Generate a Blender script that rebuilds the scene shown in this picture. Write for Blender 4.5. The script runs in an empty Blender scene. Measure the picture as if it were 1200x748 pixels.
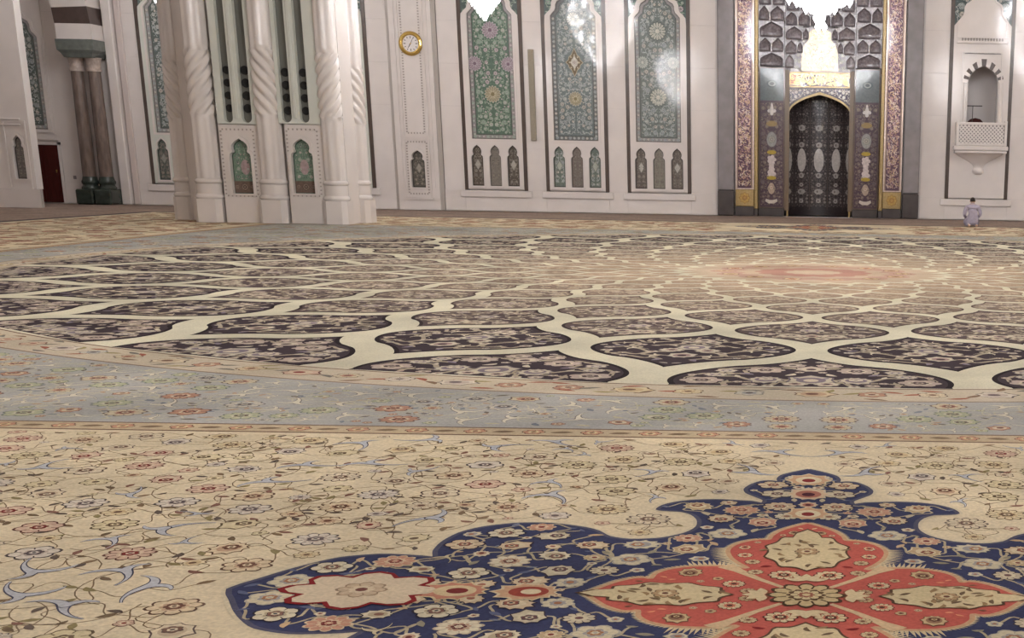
import bpy, bmesh, math, random
import numpy as np
from mathutils import Vector, Matrix

# ------------------------------------------------------------------ camera, light, exposure
FPX, PPX, PPY = 1598.0, 984.7, 624.0          # focal length and principal point in pixels of the 1200x748 frame
PITCH, ROLL, YAW, CAMH = 0.2608, 0.019, 0.0223, 1.7
D = 50.47                                     # distance of the mihrab wall
AX = -0.016                                   # hall axis
CY = 23.36                                    # centre of the hall
_cp, _sp, _cy, _sy = math.cos(PITCH), math.sin(PITCH), math.cos(YAW), math.sin(YAW)
FW = np.array([_sy * _cp, _cy * _cp, -_sp]); _r = np.array([_cy, -_sy, 0.0]); _u = np.cross(_r, FW)
RT = math.cos(ROLL) * _r + math.sin(ROLL) * _u
UP = -math.sin(ROLL) * _r + math.cos(ROLL) * _u
scene = bpy.context.scene
COL = scene.collection
cd = bpy.data.cameras.new('camera'); cam = bpy.data.objects.new('camera', cd); COL.objects.link(cam)
cd.sensor_fit = 'HORIZONTAL'; cd.sensor_width = 36.0; cd.lens = FPX * 36 / 1200
cd.shift_x = (600 - PPX) / 1200; cd.shift_y = (PPY - 374) / 1200
cd.clip_end = 300
M = Matrix.Identity(4)
for i in range(3):
    M[i][0], M[i][1], M[i][2] = RT[i], UP[i], -FW[i]
M[2][3] = CAMH
cam.matrix_world = M
scene.camera = cam
scene.view_settings.view_transform = 'Standard'; scene.view_settings.look = 'None'
scene.view_settings.gamma = 1; scene.view_settings.use_curve_mapping = False
scene.view_settings.exposure = 1.3
wd = bpy.data.worlds.new('world'); scene.world = wd; wd.use_nodes = True
wd.node_tree.nodes['Background'].inputs[0].default_value = (1.0, 0.95, 0.88, 1)
wd.node_tree.nodes['Background'].inputs[1].default_value = 0.3
LAMP_GAIN = 1.0                               # strength of every chandelier
BULB_L = 130.0

def ray(x, y):
    return FW + (x - PPX) / FPX * RT - (y - PPY) / FPX * UP
def flo(x, y):                                # photo pixel -> point on the floor
    d = ray(x, y); t = -CAMH / d[2]; return (d[0] * t, d[1] * t)
def WX(x, y, dep=D):                          # photo pixel -> X on an upright plane at a depth
    d = ray(x, y); return d[0] / d[1] * dep
def WZ(x, y, dep=D):
    d = ray(x, y); return CAMH + d[2] / d[1] * dep

# ------------------------------------------------------------------ materials
def lin(c):
    return tuple(((v / 255) / 12.92 if v / 255 <= 0.04045 else ((v / 255 + 0.055) / 1.055) ** 2.4) for v in c)
MATS = {}
def mat(name, col=(200, 200, 200), rough=0.4, metal=0.0, var=0.0, vscale=3.0, emit=0, coat=0.0, bump=0.0, bscale=20, attr=None, gain=1.0, spec=0.5, stretch=None, var2=0.0, v2scale=0.3, sheen=0.0):
    if name in MATS: return MATS[name]
    m = bpy.data.materials.new(name); m.use_nodes = True; MATS[name] = m
    nt = m.node_tree; N = nt.nodes; L = nt.links; b = N['Principled BSDF']
    b.inputs['Roughness'].default_value = rough; b.inputs['Metallic'].default_value = metal
    b.inputs['Specular IOR Level'].default_value = spec
    b.inputs['Coat Weight'].default_value = coat; b.inputs['Coat Roughness'].default_value = 0.06
    b.inputs['Sheen Weight'].default_value = sheen
    c = lin(col)
    tc = N.new('ShaderNodeTexCoord')
    geo = N.new('ShaderNodeNewGeometry')
    src = None
    if attr:
        a = N.new('ShaderNodeAttribute'); a.attribute_name = attr
        g = N.new('ShaderNodeVectorMath'); g.operation = 'SCALE'; g.inputs['Scale'].default_value = gain
        L.new(a.outputs['Color'], g.inputs[0]); src = g.outputs[0]
    def noise(scale, det, amt, prev):
        n = N.new('ShaderNodeTexNoise'); n.inputs['Scale'].default_value = scale; n.inputs['Detail'].default_value = det
        if stretch:
            mp = N.new('ShaderNodeMapping'); mp.inputs['Scale'].default_value = stretch
            L.new(geo.outputs['Position'], mp.inputs['Vector']); L.new(mp.outputs[0], n.inputs['Vector'])
        else: L.new(geo.outputs['Position'], n.inputs['Vector'])
        mr = N.new('ShaderNodeMapRange'); mr.inputs['From Min'].default_value = 0.3; mr.inputs['From Max'].default_value = 0.7
        mr.inputs['To Min'].default_value = 1 - amt; mr.inputs['To Max'].default_value = 1 + amt
        L.new(n.outputs['Fac'], mr.inputs['Value'])
        s = N.new('ShaderNodeVectorMath'); s.operation = 'SCALE'
        if prev is None: s.inputs[0].default_value = c
        else: L.new(prev, s.inputs[0])
        L.new(mr.outputs[0], s.inputs['Scale'])
        return s.outputs[0]
    if var: src = noise(vscale, 6, var, src)
    if var2: src = noise(v2scale, 3, var2, src)
    if src is None: b.inputs['Base Color'].default_value = (*c, 1)
    else: L.new(src, b.inputs['Base Color'])
    if emit:
        b.inputs['Emission Color'].default_value = (*c, 1); b.inputs['Emission Strength'].default_value = emit
    if bump:
        n = N.new('ShaderNodeTexNoise'); n.inputs['Scale'].default_value = bscale; n.inputs['Detail'].default_value = 4
        L.new(geo.outputs['Position'], n.inputs['Vector'])
        bp = N.new('ShaderNodeBump'); bp.inputs['Strength'].default_value = bump; bp.inputs['Distance'].default_value = 0.02
        L.new(n.outputs['Fac'], bp.inputs['Height']); L.new(bp.outputs[0], b.inputs['Normal'])
    return m
MARBLE = mat('white marble', (222, 214, 210), 0.1, var=0.045, vscale=1.3, bump=0.04, bscale=3, var2=0.03, v2scale=0.25)
MARBLE2 = mat('greenish white marble', (212, 214, 206), 0.09, var=0.04, vscale=1.6, bump=0.04, bscale=3)
GREY = mat('grey marble', (140, 134, 136), 0.12, var=0.12, vscale=2.5)
GREYD = mat('dark grey marble', (78, 72, 72), 0.18, var=0.15, vscale=3)
STRIP = mat('dark brown marble strip', (84, 72, 66), 0.22, var=0.1, vscale=4)
GREEN = mat('dark green marble', (50, 58, 52), 0.2, var=0.35, vscale=5)
GREENL = mat('capital green stone', (108, 113, 108), 0.25, var=0.15, vscale=6)
SHAFT = mat('brown veined marble shaft', (112, 96, 88), 0.18, var=0.3, vscale=3, stretch=(3, 3, 0.7))
VOUS = mat('dark voussoir stone', (78, 64, 60), 0.3, var=0.15, vscale=6)
WOOD = mat('dark red wood', (70, 22, 18), 0.6, var=0.2, vscale=3, stretch=(6, 6, 0.6), spec=0.2)
GOLD = mat('gold', (214, 180, 104), 0.22, metal=0.8, var=0.1, vscale=30)
GOLDM = mat('ochre gold mosaic', (164, 140, 94), 0.26, metal=0.2, var=0.18, vscale=25)
GLASS = mat('grey louvre glass', (112, 112, 106), 0.1, var=0.12, vscale=0.8)
BLACK = mat('black grille', (16, 15, 15), 0.7)
BEIGE = mat('beige painted metal', (158, 148, 132), 0.5)
DIAL = mat('clock dial', (228, 222, 222), 0.4)
DARKM = mat('dark brown', (60, 45, 40), 0.5)
TILE = mat('glazed tile mosaic', attr='Col', rough=0.2, var=0.16, vscale=14, coat=1.0, bump=0.10, bscale=14, spec=0.2)
TILEM = mat('gilded tile mosaic', attr='Col', rough=0.24, metal=0.38, var=0.2, vscale=16, coat=1.0, bump=0.25, bscale=16, spec=0.3)
CARPET = mat('wool carpet', attr='Col', rough=1.0, var=0.13, vscale=60, gain=1.0, spec=0.05, var2=0.17, v2scale=0.8, sheen=0.0)
STUCCO = mat('muqarnas stucco', (134, 126, 131), 0.2, var=0.35, vscale=14, coat=0.3)
CLOTH = mat('lavender cloth', (170, 162, 178), 0.9, var=0.1, vscale=14)
SKIN = mat('skin', (196, 160, 138), 0.6)
HAIR = mat('dark hair', (42, 34, 32), 0.8)
BULB = mat('lit bulb', (250, 251, 255), 0.3, emit=BULB_L * LAMP_GAIN)
CRYSTAL = mat('lit crystal', (251, 252, 255), 0.1, emit=5.0 * LAMP_GAIN)
PLASTER = mat('ceiling plaster', (214, 204, 190), 0.7)

# ------------------------------------------------------------------ object helpers
def link(name, me, parent=None, m=None):
    o = bpy.data.objects.new(name, me); COL.objects.link(o)
    if m is not None and me is not None and len(me.materials) == 0: me.materials.append(m)
    if parent is not None: o.parent = parent; o.matrix_parent_inverse = Matrix.Translation(-parent.location)
    return o
def tag(o, label=None, cat=None, group=None, kind=None):
    if label: o['label'] = label
    if cat: o['category'] = cat
    if group: o['group'] = group
    if kind: o['kind'] = kind
    return o
def thing(name, label, cat, loc=(0, 0, 0), group=None):
    o = bpy.data.objects.new(name, None); COL.objects.link(o); o.location = loc; o.empty_display_size = 0.2
    return tag(o, label, cat, group)
def mesh(name, v, f, m, parent=None, smooth=False):
    me = bpy.data.meshes.new(name); me.from_pydata([tuple(map(float, q)) for q in v], [], f); me.update()
    if smooth: me.polygons.foreach_set('use_smooth', [True] * len(me.polygons))
    return link(name, me, parent, m)
def frombm(name, bm, m, parent=None, smooth=False):
    me = bpy.data.meshes.new(name); bmesh.ops.recalc_face_normals(bm, faces=bm.faces); bm.to_mesh(me); bm.free()
    if smooth: me.polygons.foreach_set('use_smooth', [True] * len(me.polygons))
    return link(name, me, parent, m)
def bmbox(bm, x0, x1, y0, y1, z0, z1):
    vs = [bm.verts.new(p) for p in ((x0, y0, z0), (x1, y0, z0), (x1, y1, z0), (x0, y1, z0), (x0, y0, z1), (x1, y0, z1), (x1, y1, z1), (x0, y1, z1))]
    for q in ((0, 3, 2, 1), (4, 5, 6, 7), (0, 1, 5, 4), (1, 2, 6, 5), (2, 3, 7, 6), (3, 0, 4, 7)): bm.faces.new([vs[i] for i in q])
def box(name, x0, x1, y0, y1, z0, z1, m, parent=None, bev=0.0):
    bm = bmesh.new(); bmbox(bm, min(x0, x1), max(x0, x1), min(y0, y1), max(y0, y1), min(z0, z1), max(z0, z1))
    if bev: bmesh.ops.bevel(bm, geom=bm.edges[:], offset=bev, segments=1, affect='EDGES')
    return frombm(name, bm, m, parent)
def plate(name, outer, holes, yf, yb, m, parent=None, back=False):
    """upright slab in the XZ plane from yf (front, near the room) to yb, with holes"""
    bm = bmesh.new(); edges = []
    def loop(pts):
        a = [bm.verts.new((p[0], yf, p[1])) for p in pts]; b = [bm.verts.new((p[0], yb, p[1])) for p in pts]
        n = len(pts)
        for i in range(n):
            j = (i + 1) % n
            bm.faces.new((a[i], a[j], b[j], b[i]))
            e = bm.edges.get((a[i], a[j])); edges.append(e)
    loop(outer)
    for h in holes: loop(h)
    bmesh.ops.triangle_fill(bm, use_beauty=True, use_dissolve=False, edges=edges)
    return frombm(name, bm, m, parent)
def lathe(name, prof, m, parent=None, n=24, c=(0, 0, 0), smooth=True, a0=0, a1=2 * math.pi):
    v = []; f = []; full = abs(a1 - a0 - 2 * math.pi) < 1e-6; k = n if full else n + 1
    for r, z in prof:
        for i in range(k):
            a = a0 + (a1 - a0) * i / n; v.append((c[0] + r * math.cos(a), c[1] + r * math.sin(a), c[2] + z))
    for j in range(len(prof) - 1):
        for i in range(n):
            i2 = (i + 1) % k; f.append((j * k + i, j * k + i2, (j + 1) * k + i2, (j + 1) * k + i))
    return mesh(name, v, f, m, parent, smooth)
def rect(x0, x1, z0, z1): return [(x0, z0), (x1, z0), (x1, z1), (x0, z1)]
def trefoil(cx, z0, w, h):
    half = [(.5, 0), (.5, .68), (.47, .725), (.36, .75), (.34, .775), (.38, .81), (.385, .85), (.34, .90), (.22, .945), (.1, .972)]
    R = [(cx + a * w, z0 + b * h) for a, b in half]; Lh = [(cx - a * w, z0 + b * h) for a, b in half]
    return R + [(cx, z0 + h)] + Lh[::-1]
def lobed(cx, z0, w, hs, ha):
    """panel with straight sides to hs and a many-lobed pointed arch of height ha"""
    half = [(1, 0), (1, .02), (.9, .12), (.8, .2), (.76, .3), (.755, .42), (.7, .52), (.6, .57), (.5, .62), (.45, .7), (.4, .76), (.28, .82), (.2, .88), (.12, .93)]
    R = [(cx + w / 2, z0)] + [(cx + a * w / 2, z0 + hs + b * ha) for a, b in half]
    Lh = [(cx - w / 2, z0)] + [(cx - a * w / 2, z0 + hs + b * ha) for a, b in half]
    return R + [(cx, z0 + hs + ha)] + Lh[::-1]
def pointed(cx, z0, w, hs, ha, n=10):
    R = [(cx + w / 2, z0)] + [(cx + w / 2 * math.cos(t * 1.18) ** 1.0 if False else cx + w / 2 * (1 - (t) ** 2.1), z0 + hs + ha * (1.12 * t - .12 * t ** 3)) for t in [i / n for i in range(n)]]
    Lh = [(2 * cx - a, b) for a, b in R]
    return R + [(cx, z0 + hs + ha)] + Lh[::-1]

# ------------------------------------------------------------------ flat ornament
class Pat:
    """collects flat coloured polygons (woven or inlaid ornament); sym mirrors them about (ox, oy)"""
    def __init__(s, sym=((1, 1),), ox=0, oy=0): s.p = []; s.sym = sym; s.ox = ox; s.oy = oy
    def add(s, pts, col, L):
        a = np.asarray(pts, float)
        c = lin(col)
        for sx, sy in s.sym:
            b = a.copy()
            if sx < 0: b[:, 0] = 2 * s.ox - b[:, 0]
            if sy < 0: b[:, 1] = 2 * s.oy - b[:, 1]
            if sx * sy < 0: b = b[::-1]
            s.p.append((b, c, L))
    def build(s, name, fn, m, parent=None):
        """fn(array of 2-D points, layer) -> array of 3-D points"""
        V = []; F = []; C = []; k = 0
        for idx, (b, c, L) in enumerate(s.p):
            q = fn(b, L + .016 * (idx % 50)); V.append(q); n = len(b); F.append(tuple(range(k, k + n))); C.extend([c] * n); k += n
        me = bpy.data.meshes.new(name)
        me.from_pydata(np.concatenate(V).tolist(), [], F)
        at = me.color_attributes.new('Col', 'FLOAT_COLOR', 'CORNER')
        arr = np.ones((len(C), 4), np.float32); arr[:, :3] = np.array(C, np.float32)
        at.data.foreach_set('color', arr.ravel())
        me.update()
        o = link(name, me, parent, m)
        return o
def disc(P, cx, cy, r, col, L, n=10, ry=None, rot=0):
    ry = ry or r
    P.add([(cx + r * math.cos(t) * math.cos(rot) - ry * math.sin(t) * math.sin(rot), cy + r * math.cos(t) * math.sin(rot) + ry * math.sin(t) * math.cos(rot)) for t in [2 * math.pi * i / n for i in range(n)]], col, L)
def scallop(P, cx, cy, R, n, amp, col, L, rot=0, sq=1.0):
    k = n * 4
    P.add([(cx + R * (1 - amp + amp * abs(math.cos(n * t / 2))) * math.cos(t + rot) * sq, cy + R * (1 - amp + amp * abs(math.cos(n * t / 2))) * math.sin(t + rot)) for t in [2 * math.pi * i / k for i in range(k)]], col, L)
def rosette(P, cx, cy, R, cols, n=8, rot=0, L=1):
    scallop(P, cx, cy, R, n, .22, cols[0], L, rot); scallop(P, cx, cy, R * .89, n, .21, cols[1], L + 1, rot)
    if R > .03:
        for i in range(n):
            a = rot + 2 * math.pi * (i + .5) / n
            P.add([(cx + R * q * math.cos(a + e), cy + R * q * math.sin(a + e)) for q, e in ((.5, -.06), (.8, -.025), (.8, .025), (.5, .06))], cols[0], L + 1.5)
    scallop(P, cx, cy, R * .5, n, .25, cols[2], L + 2, rot); disc(P, cx, cy, R * .24, cols[3], L + 3, 8)
def palmette(P, cx, cy, R, ang, cols, L=1, teeth=9):
    for f, c, k in ((1, cols[0], 0), (.9, cols[1], 1), (.55, cols[2], 2), (.28, cols[3], 3)):
        pts = []
        m = teeth * 4
        for i in range(m):
            t = 2 * math.pi * i / m
            r = R * f * (.62 + .38 * math.cos(t / 2) ** 2 if t < math.pi else .62 + .38 * math.cos((2 * math.pi - t) / 2) ** 2)
            if f > .6: r *= 1 - .2 * abs(math.sin(teeth * t / 2))
            x = r * math.cos(t) * 1.15; y = r * math.sin(t) * .95
            pts.append((cx + x * math.cos(ang) - y * math.sin(ang), cy + x * math.sin(ang) + y * math.cos(ang)))
        P.add(pts, c, L + k)
def ribbon(P, pts, wf, col, L):
    pts = np.asarray(pts, float); n = len(pts)
    t = np.gradient(pts, axis=0); t /= np.linalg.norm(t, axis=1)[:, None] + 1e-9
    nn = np.stack([-t[:, 1], t[:, 0]], 1)
    w = np.array([wf(i / (n - 1)) for i in range(n)])[:, None]
    a = pts + nn * w; b = pts - nn * w
    for i in range(n - 1): P.add([a[i], a[i + 1], b[i + 1], b[i]], col, L)
def arc(x, y, ang, ln, bend, n=7):
    pts = [(x, y)]; a = ang
    for i in range(n): x += math.cos(a) * ln / n; y += math.sin(a) * ln / n; pts.append((x, y)); a += bend / n
    return pts
def leaf(P, x, y, ang, ln, w, bend, col, L, out=None):
    pts = arc(x, y, ang, ln, bend, 6)
    if out: ribbon(P, pts, lambda t: w * 1.45 * math.sin(math.pi * min(1, t * .96 + .03)) ** .8, out, L)
    ribbon(P, pts, lambda t: w * math.sin(math.pi * min(1, t * .94 + .03)), col, L + 1)
def splitleaf(P, x, y, ang, S, cols, L):
    """forked arabesque leaf: long thin tail swelling to a junction, then two curling horns"""
    sg = 1 if math.sin(ang * 7.3) > 0 else -1; bend = sg * 1.0
    tail = arc(x - math.cos(ang) * S * .75, y - math.sin(ang) * S * .75, ang - bend * .5, S * .85, bend, 8)
    jx, jy = tail[-1]; a = ang + bend * .5
    horns = [arc(jx, jy, a + .45, S * .75, 1.7, 8), arc(jx, jy, a - .5, S * .55, -2.1, 8)]
    o = S * .028
    for k, (c, e) in enumerate(((cols[0], o), (cols[1], 0))):
        ribbon(P, tail, lambda t: S * (.012 + .07 * t ** 2) + e * (.4 + .6 * t), c, L + k)
        for h in horns: ribbon(P, h, lambda t: S * .085 * (1 - t) ** .7 + e * (1.1 - t), c, L + k + .3)
        disc(P, jx, jy, S * .09 + e, c, L + k + .5, 8)
def curve2(a, b, off, n=9):
    a = np.array(a); b = np.array(b); d = b - a; nrm = np.array([-d[1], d[0]])
    return [tuple(a + d * t + nrm * off * math.sin(math.pi * t) + nrm * off * .35 * math.sin(2 * math.pi * t)) for t in [i / n for i in range(n + 1)]]
def inpoly(poly):
    p = np.asarray(poly, float); x0, y0 = p[:, 0], p[:, 1]; x1, y1 = np.roll(x0, -1), np.roll(y0, -1)
    def f(x, y):
        c = ((y0 > y) != (y1 > y)); c = c & (x < (x1 - x0) * (y - y0) / np.where(y1 == y0, 1e-12, y1 - y0) + x0)
        return bool(c.sum() % 2)
    return f
def jitter(bb, sp, rng, j=.3):
    x0, x1, y0, y1 = bb; out = []; row = 0; y = y0 + sp * .4
    while y < y1:
        x = x0 + sp * (.35 if row % 2 else .85)
        while x < x1:
            out.append((x + rng.uniform(-j, j) * sp, y + rng.uniform(-j, j) * sp)); x += sp
        y += sp * .87; row += 1
    return out
def clear(inside, x, y, R, n=8):
    return inside(x, y) and all(inside(x + R * math.cos(2 * math.pi * i / n), y + R * math.sin(2 * math.pi * i / n)) for i in range(n))
def flora(P, inside, bb, sp, pal, seed, L=2, rs=(.26, .42), vw=.022, fill=.42, splits=.15, vines=True, gap=.06, curl=0.0, cap=9000, dens=1.0):
    """packs blossoms of falling size into a region, joined by tendrils, with leaves in the gaps"""
    rng = random.Random(seed); X = np.zeros(20000); Y = np.zeros(20000); R_ = np.zeros(20000); n = 0
    x0, x1, y0, y1 = bb; area = (x1 - x0) * (y1 - y0); lev = [1.0, .74, .54] + ([.38, .26] if fill else []); info = []
    for li, f in enumerate(lev):
        R = sp * rs[1] * f; g = sp * gap
        for _ in range(int(min(cap, area / (math.pi * R * R) * 3.2 * dens))):
            x = rng.uniform(x0, x1); y = rng.uniform(y0, y1)
            if n and (np.hypot(X[:n] - x, Y[:n] - y) - R_[:n] - R - g).min() < 0: continue
            if not clear(inside, x, y, R * 1.05, 6): continue
            X[n], Y[n], R_[n] = x, y, R; n += 1; info.append(li)
            if n >= 19990: break
    if vines:
        for i in range(n):
            if info[i] > 2: continue
            d = np.hypot(X[:n] - X[i], Y[:n] - Y[i]); d[i] = 9e9
            for j in np.argsort(d)[:3]:
                if (j > i or rng.random() < .3) and d[j] < sp * 2.4:
                    cv = curve2((X[i], Y[i]), (X[j], Y[j]), rng.choice((-1, 1)) * rng.uniform(.2, .5))
                    if not all(inside(*c) for c in cv): continue
                    ribbon(P, cv, lambda t: sp * vw, pal['vine'], L)
            if curl and rng.random() < curl:
                a0 = rng.uniform(0, 6.28); sg = rng.choice((-1, 1)); rr = R_[i] * rng.uniform(1.5, 2.3); a1 = rng.uniform(2.6, 4.6)
                cv = [(X[i] + rr * (1 + .35 * q / 14) * math.cos(a0 + sg * a1 * q / 14), Y[i] + rr * (1 + .35 * q / 14) * math.sin(a0 + sg * a1 * q / 14)) for q in range(15)]
                if all(inside(*c) for c in cv):
                    ribbon(P, cv, lambda t: sp * vw, pal['vine'], L)
                    for q in (3, 6, 9, 12):
                        leaf(P, *cv[q], a0 + sg * a1 * q / 14 + rng.choice((0, math.pi)) + rng.uniform(-.5, .5), sp * .16, sp * .035, rng.uniform(-1, 1), rng.choice(pal['leaf']), L + 1)
    for i in range(n):
        x, y, R, li = X[i], Y[i], R_[i], info[i]; k = rng.random(); rot = rng.uniform(0, 6.28); c = rng.choice(pal['flower'])
        if li <= 2:
            if k < splits: splitleaf(P, x, y, rot, R * pal.get('reach', 1.15), pal['split'], L + 2)
            elif k < .52: palmette(P, x, y, R, rot, c, L + 2, rng.choice((7, 9, 11)))
            else: rosette(P, x, y, R * .97, c, rng.choice((6, 8, 10, 12)), rot, L + 2)
            if li == 0 and k > splits: rosette(P, x, y, R * .36, (c[0], c[3], c[1], c[0]), 6, rot, L + 6)
        elif k < .62: leaf(P, x - math.cos(rot) * R, y - math.sin(rot) * R, rot - .3, R * 2.0, R * .42, rng.uniform(-1.4, 1.4), rng.choice(pal['leaf']), L + 1)
        else: rosette(P, x, y, R * .95, c, 5, rot, L + 1)

# ------------------------------------------------------------------ the hall
HX, YB, HC = 33.0, -9.0, 15.0
tag(box('floor', -HX - 1, HX + 1, YB - 1, D + 4, -0.4, -0.03, mat('floor marble', (200, 192, 184), 0.25, var=0.05), bev=0.0), kind='structure')
MXC = WX(960, 150)                            # mihrab centre
MI0, MI1 = WX(888.5, 200), WX(1031, 200)      # inner opening of the mihrab frame
BAL = [(WX(1131, 140), WZ(1131, 171)), (WX(1171.5, 140), WZ(1171, 171)), (WX(1171.5, 120), WZ(1150, 70)), (WX(1131, 120), WZ(1150, 70))]
wall_q = tag(plate('wall_mihrab', rect(-HX - 1, HX + 1, -0.03, HC), [rect(MI0 - .02, MI1 + .02, -0.01, 9.2), BAL], D + 0.12, D + 0.5, MARBLE), kind='structure')
tag(box('wall_outer', -HX - 1, HX + 1, D + 3.4, D + 3.8, -0.03, HC, MARBLE), kind='structure')
wall_l = tag(box('wall_left', -HX - 0.5, -HX, YB, D + 3.4, -0.03, HC, MARBLE), kind='structure')
wall_r = tag(box('wall_right', HX, HX + 0.5, YB, D + 3.4, -0.03, HC, MARBLE), kind='structure')
tag(box('wall_back', -HX - 1, HX + 1, YB - 0.5, YB, -0.03, HC, MARBLE), kind='structure')
ceil = tag(box('ceiling', -HX - 1, HX + 1, YB - 0.5, D + 3.8, HC, HC + 0.4, PLASTER), kind='structure')
for k in range(8):
    y = YB + 4 + k * 7.6; box('ceiling_beam', -HX, HX, y - .35, y + .35, HC - .7, HC, PLASTER, ceil)

# ------------------------------------------------------------------ the carpet
carpet = thing('carpet', 'vast patterned carpet with round medallion covering the prayer hall floor', 'carpet', (AX, CY, -0.03))
LZ = 0.00025
def flat(b, L): return np.column_stack([b[:, 0], b[:, 1], np.full(len(b), -.0078 + L * LZ)])
C_FIELD = (214, 200, 172); C_BORDER = (146, 132, 120); C_BLUE = (170, 169, 166); C_RING = (196, 184, 164); C_BAND = (208, 203, 182)
box('carpet_ground', -HX + .1, HX - .1, YB + .1, D - 0.45, -0.03, -0.0085, mat('carpet ground wool', (150, 132, 122), 1.0, var=0.25, vscale=9, var2=0.15, v2scale=1.1, spec=0.05), carpet)
def square(P, h, col, L): P.add([(AX - h, CY - h), (AX + h, CY - h), (AX + h, CY + h), (AX - h, CY + h)], col, L)
FH, LH, BH, R1, R2 = 20.6, CY - 8.70, CY - 8.98, 13.1, 12.5
def circle(P, r, col, L, n=160): P.add([(AX + r * math.cos(2 * math.pi * i / n), CY + r * math.sin(2 * math.pi * i / n)) for i in range(n)], col, L)
G = Pat()
square(G, FH + .35, (92, 82, 84), 0); square(G, FH, C_FIELD, 1); square(G, LH, (120, 96, 84), 2); square(G, LH - .03, (192, 174, 146), 3)
square(G, BH + .03, (128, 108, 96), 4); square(G, BH, C_BLUE, 5)
circle(G, R1 + .03, (140, 118, 104), 6); circle(G, R1, C_RING, 7); circle(G, R2 + .03, (120, 96, 84), 8); circle(G, R2, C_BAND, 9)
G.build('woven_ground', flat, CARPET, carpet)

PAL_FIELD = dict(vine=(136, 118, 98), leaf=[(122, 104, 84), (140, 118, 94), (108, 96, 88), (146, 134, 98), (140, 104, 92)],
    split=((88, 88, 106), (182, 184, 190)), reach=2.3,
    flower=[((112, 90, 78), (210, 192, 162), (190, 160, 134), (122, 88, 76)), ((104, 90, 86), (212, 198, 172), (192, 174, 150), (124, 98, 86)),
            ((112, 98, 80), (206, 192, 158), (212, 198, 164), (118, 100, 84)), ((116, 82, 76), (202, 174, 154), (210, 190, 164), (138, 66, 64)),
            ((100, 92, 92), (208, 198, 184), (186, 172, 160), (110, 98, 100)), ((116, 98, 82), (210, 194, 160), (196, 174, 138), (124, 100, 84))])
PAL_BLUE = dict(vine=(186, 182, 164), leaf=[(190, 182, 158), (126, 132, 142), (176, 150, 128), (120, 112, 104)],
    split=((122, 118, 118), (208, 202, 184)), reach=2.0,
    flower=[((120, 104, 98), (198, 186, 160), (178, 136, 118), (130, 92, 84)), ((128, 124, 122), (192, 186, 172), (150, 150, 152), (110, 100, 96)),
            ((118, 94, 88), (182, 142, 122), (204, 190, 164), (120, 80, 74)), ((120, 126, 120), (176, 178, 150), (196, 190, 166), (120, 110, 96))])
PAL_NAVY = dict(vine=(176, 164, 140), leaf=[(186, 174, 150), (118, 124, 142), (196, 168, 136), (146, 140, 122), (96, 102, 130)],
    split=((30, 30, 48), (196, 184, 156)),
    flower=[((206, 192, 160), (184, 162, 132), (208, 194, 164), (126, 66, 60)), ((188, 172, 150), (214, 204, 180), (184, 150, 128), (104, 56, 56)),
            ((60, 50, 62), (200, 180, 152), (208, 194, 166), (150, 96, 82)), ((204, 184, 156), (190, 144, 124), (208, 184, 156), (120, 48, 50)),
            ((56, 52, 64), (208, 198, 174), (180, 166, 140), (136, 100, 88)), ((172, 166, 154), (204, 194, 168), (156, 152, 152), (160, 112, 84)), ((70, 60, 70), (196, 184, 160), (206, 196, 170), (110, 80, 80))])
PAL_RED = dict(vine=(206, 172, 134), leaf=[(214, 186, 146), (132, 44, 46), (222, 150, 118), (126, 96, 74)],
    split=((104, 50, 44), (208, 190, 152)),
    flower=[((92, 66, 54), (204, 184, 148), (176, 150, 120), (110, 74, 60)), ((110, 84, 66), (196, 172, 134), (150, 118, 96), (96, 62, 54)),
            ((96, 56, 52), (214, 196, 160), (190, 110, 92), (86, 60, 50)), ((206, 176, 140), (178, 148, 126), (206, 190, 154), (120, 60, 52))])

# star medallion in the near field: one quarter traced, mirrored to four
MC = (AX, 5.366)
blue_px = [(948, 549), (930, 552.5), (917, 556), (912.5, 560), (913, 563.5), (904, 562.5), (893, 563), (881, 567), (874, 572), (876, 576.5), (884, 580), (896, 585), (893, 588.5),
    (880, 586.5), (862, 585.5), (840, 584.5), (815, 585), (795, 587), (778, 591), (771, 596), (784, 597.5), (800, 598.5), (812, 602), (819, 608), (818, 616), (804, 623.5), (775, 629.5), (738, 631), (713, 627.5),
    (700, 621), (684, 617), (648, 612.5), (609, 612), (569, 616), (540, 623), (520, 633.5), (510, 644), (509, 651.5), (493, 650.5), (476, 649.5), (444, 648.5), (401, 652), (368, 659), (336, 667.5), (303, 677.5), (284, 683), (268, 689)]
red_px = [(949, 612), (930, 616), (914, 621), (904, 627), (901, 631), (890, 631.2), (878, 632.5), (864, 636), (855, 641), (853, 646), (857, 653), (867, 660), (876, 664.5),
    (866, 664), (840, 662), (808, 662.5), (782, 666), (768, 671), (763, 676.5), (755, 675.5), (743, 676), (722, 680.5), (702, 687.5), (684, 694.5)]
def quarter(px):
    q = [flo(*p) for p in px]
    q = [(min(p[0], MC[0]), max(p[1], MC[1])) for p in q]; q[0] = (MC[0], q[0][1]); q[-1] = (q[-1][0], MC[1]); return q
TEN = .42
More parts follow.
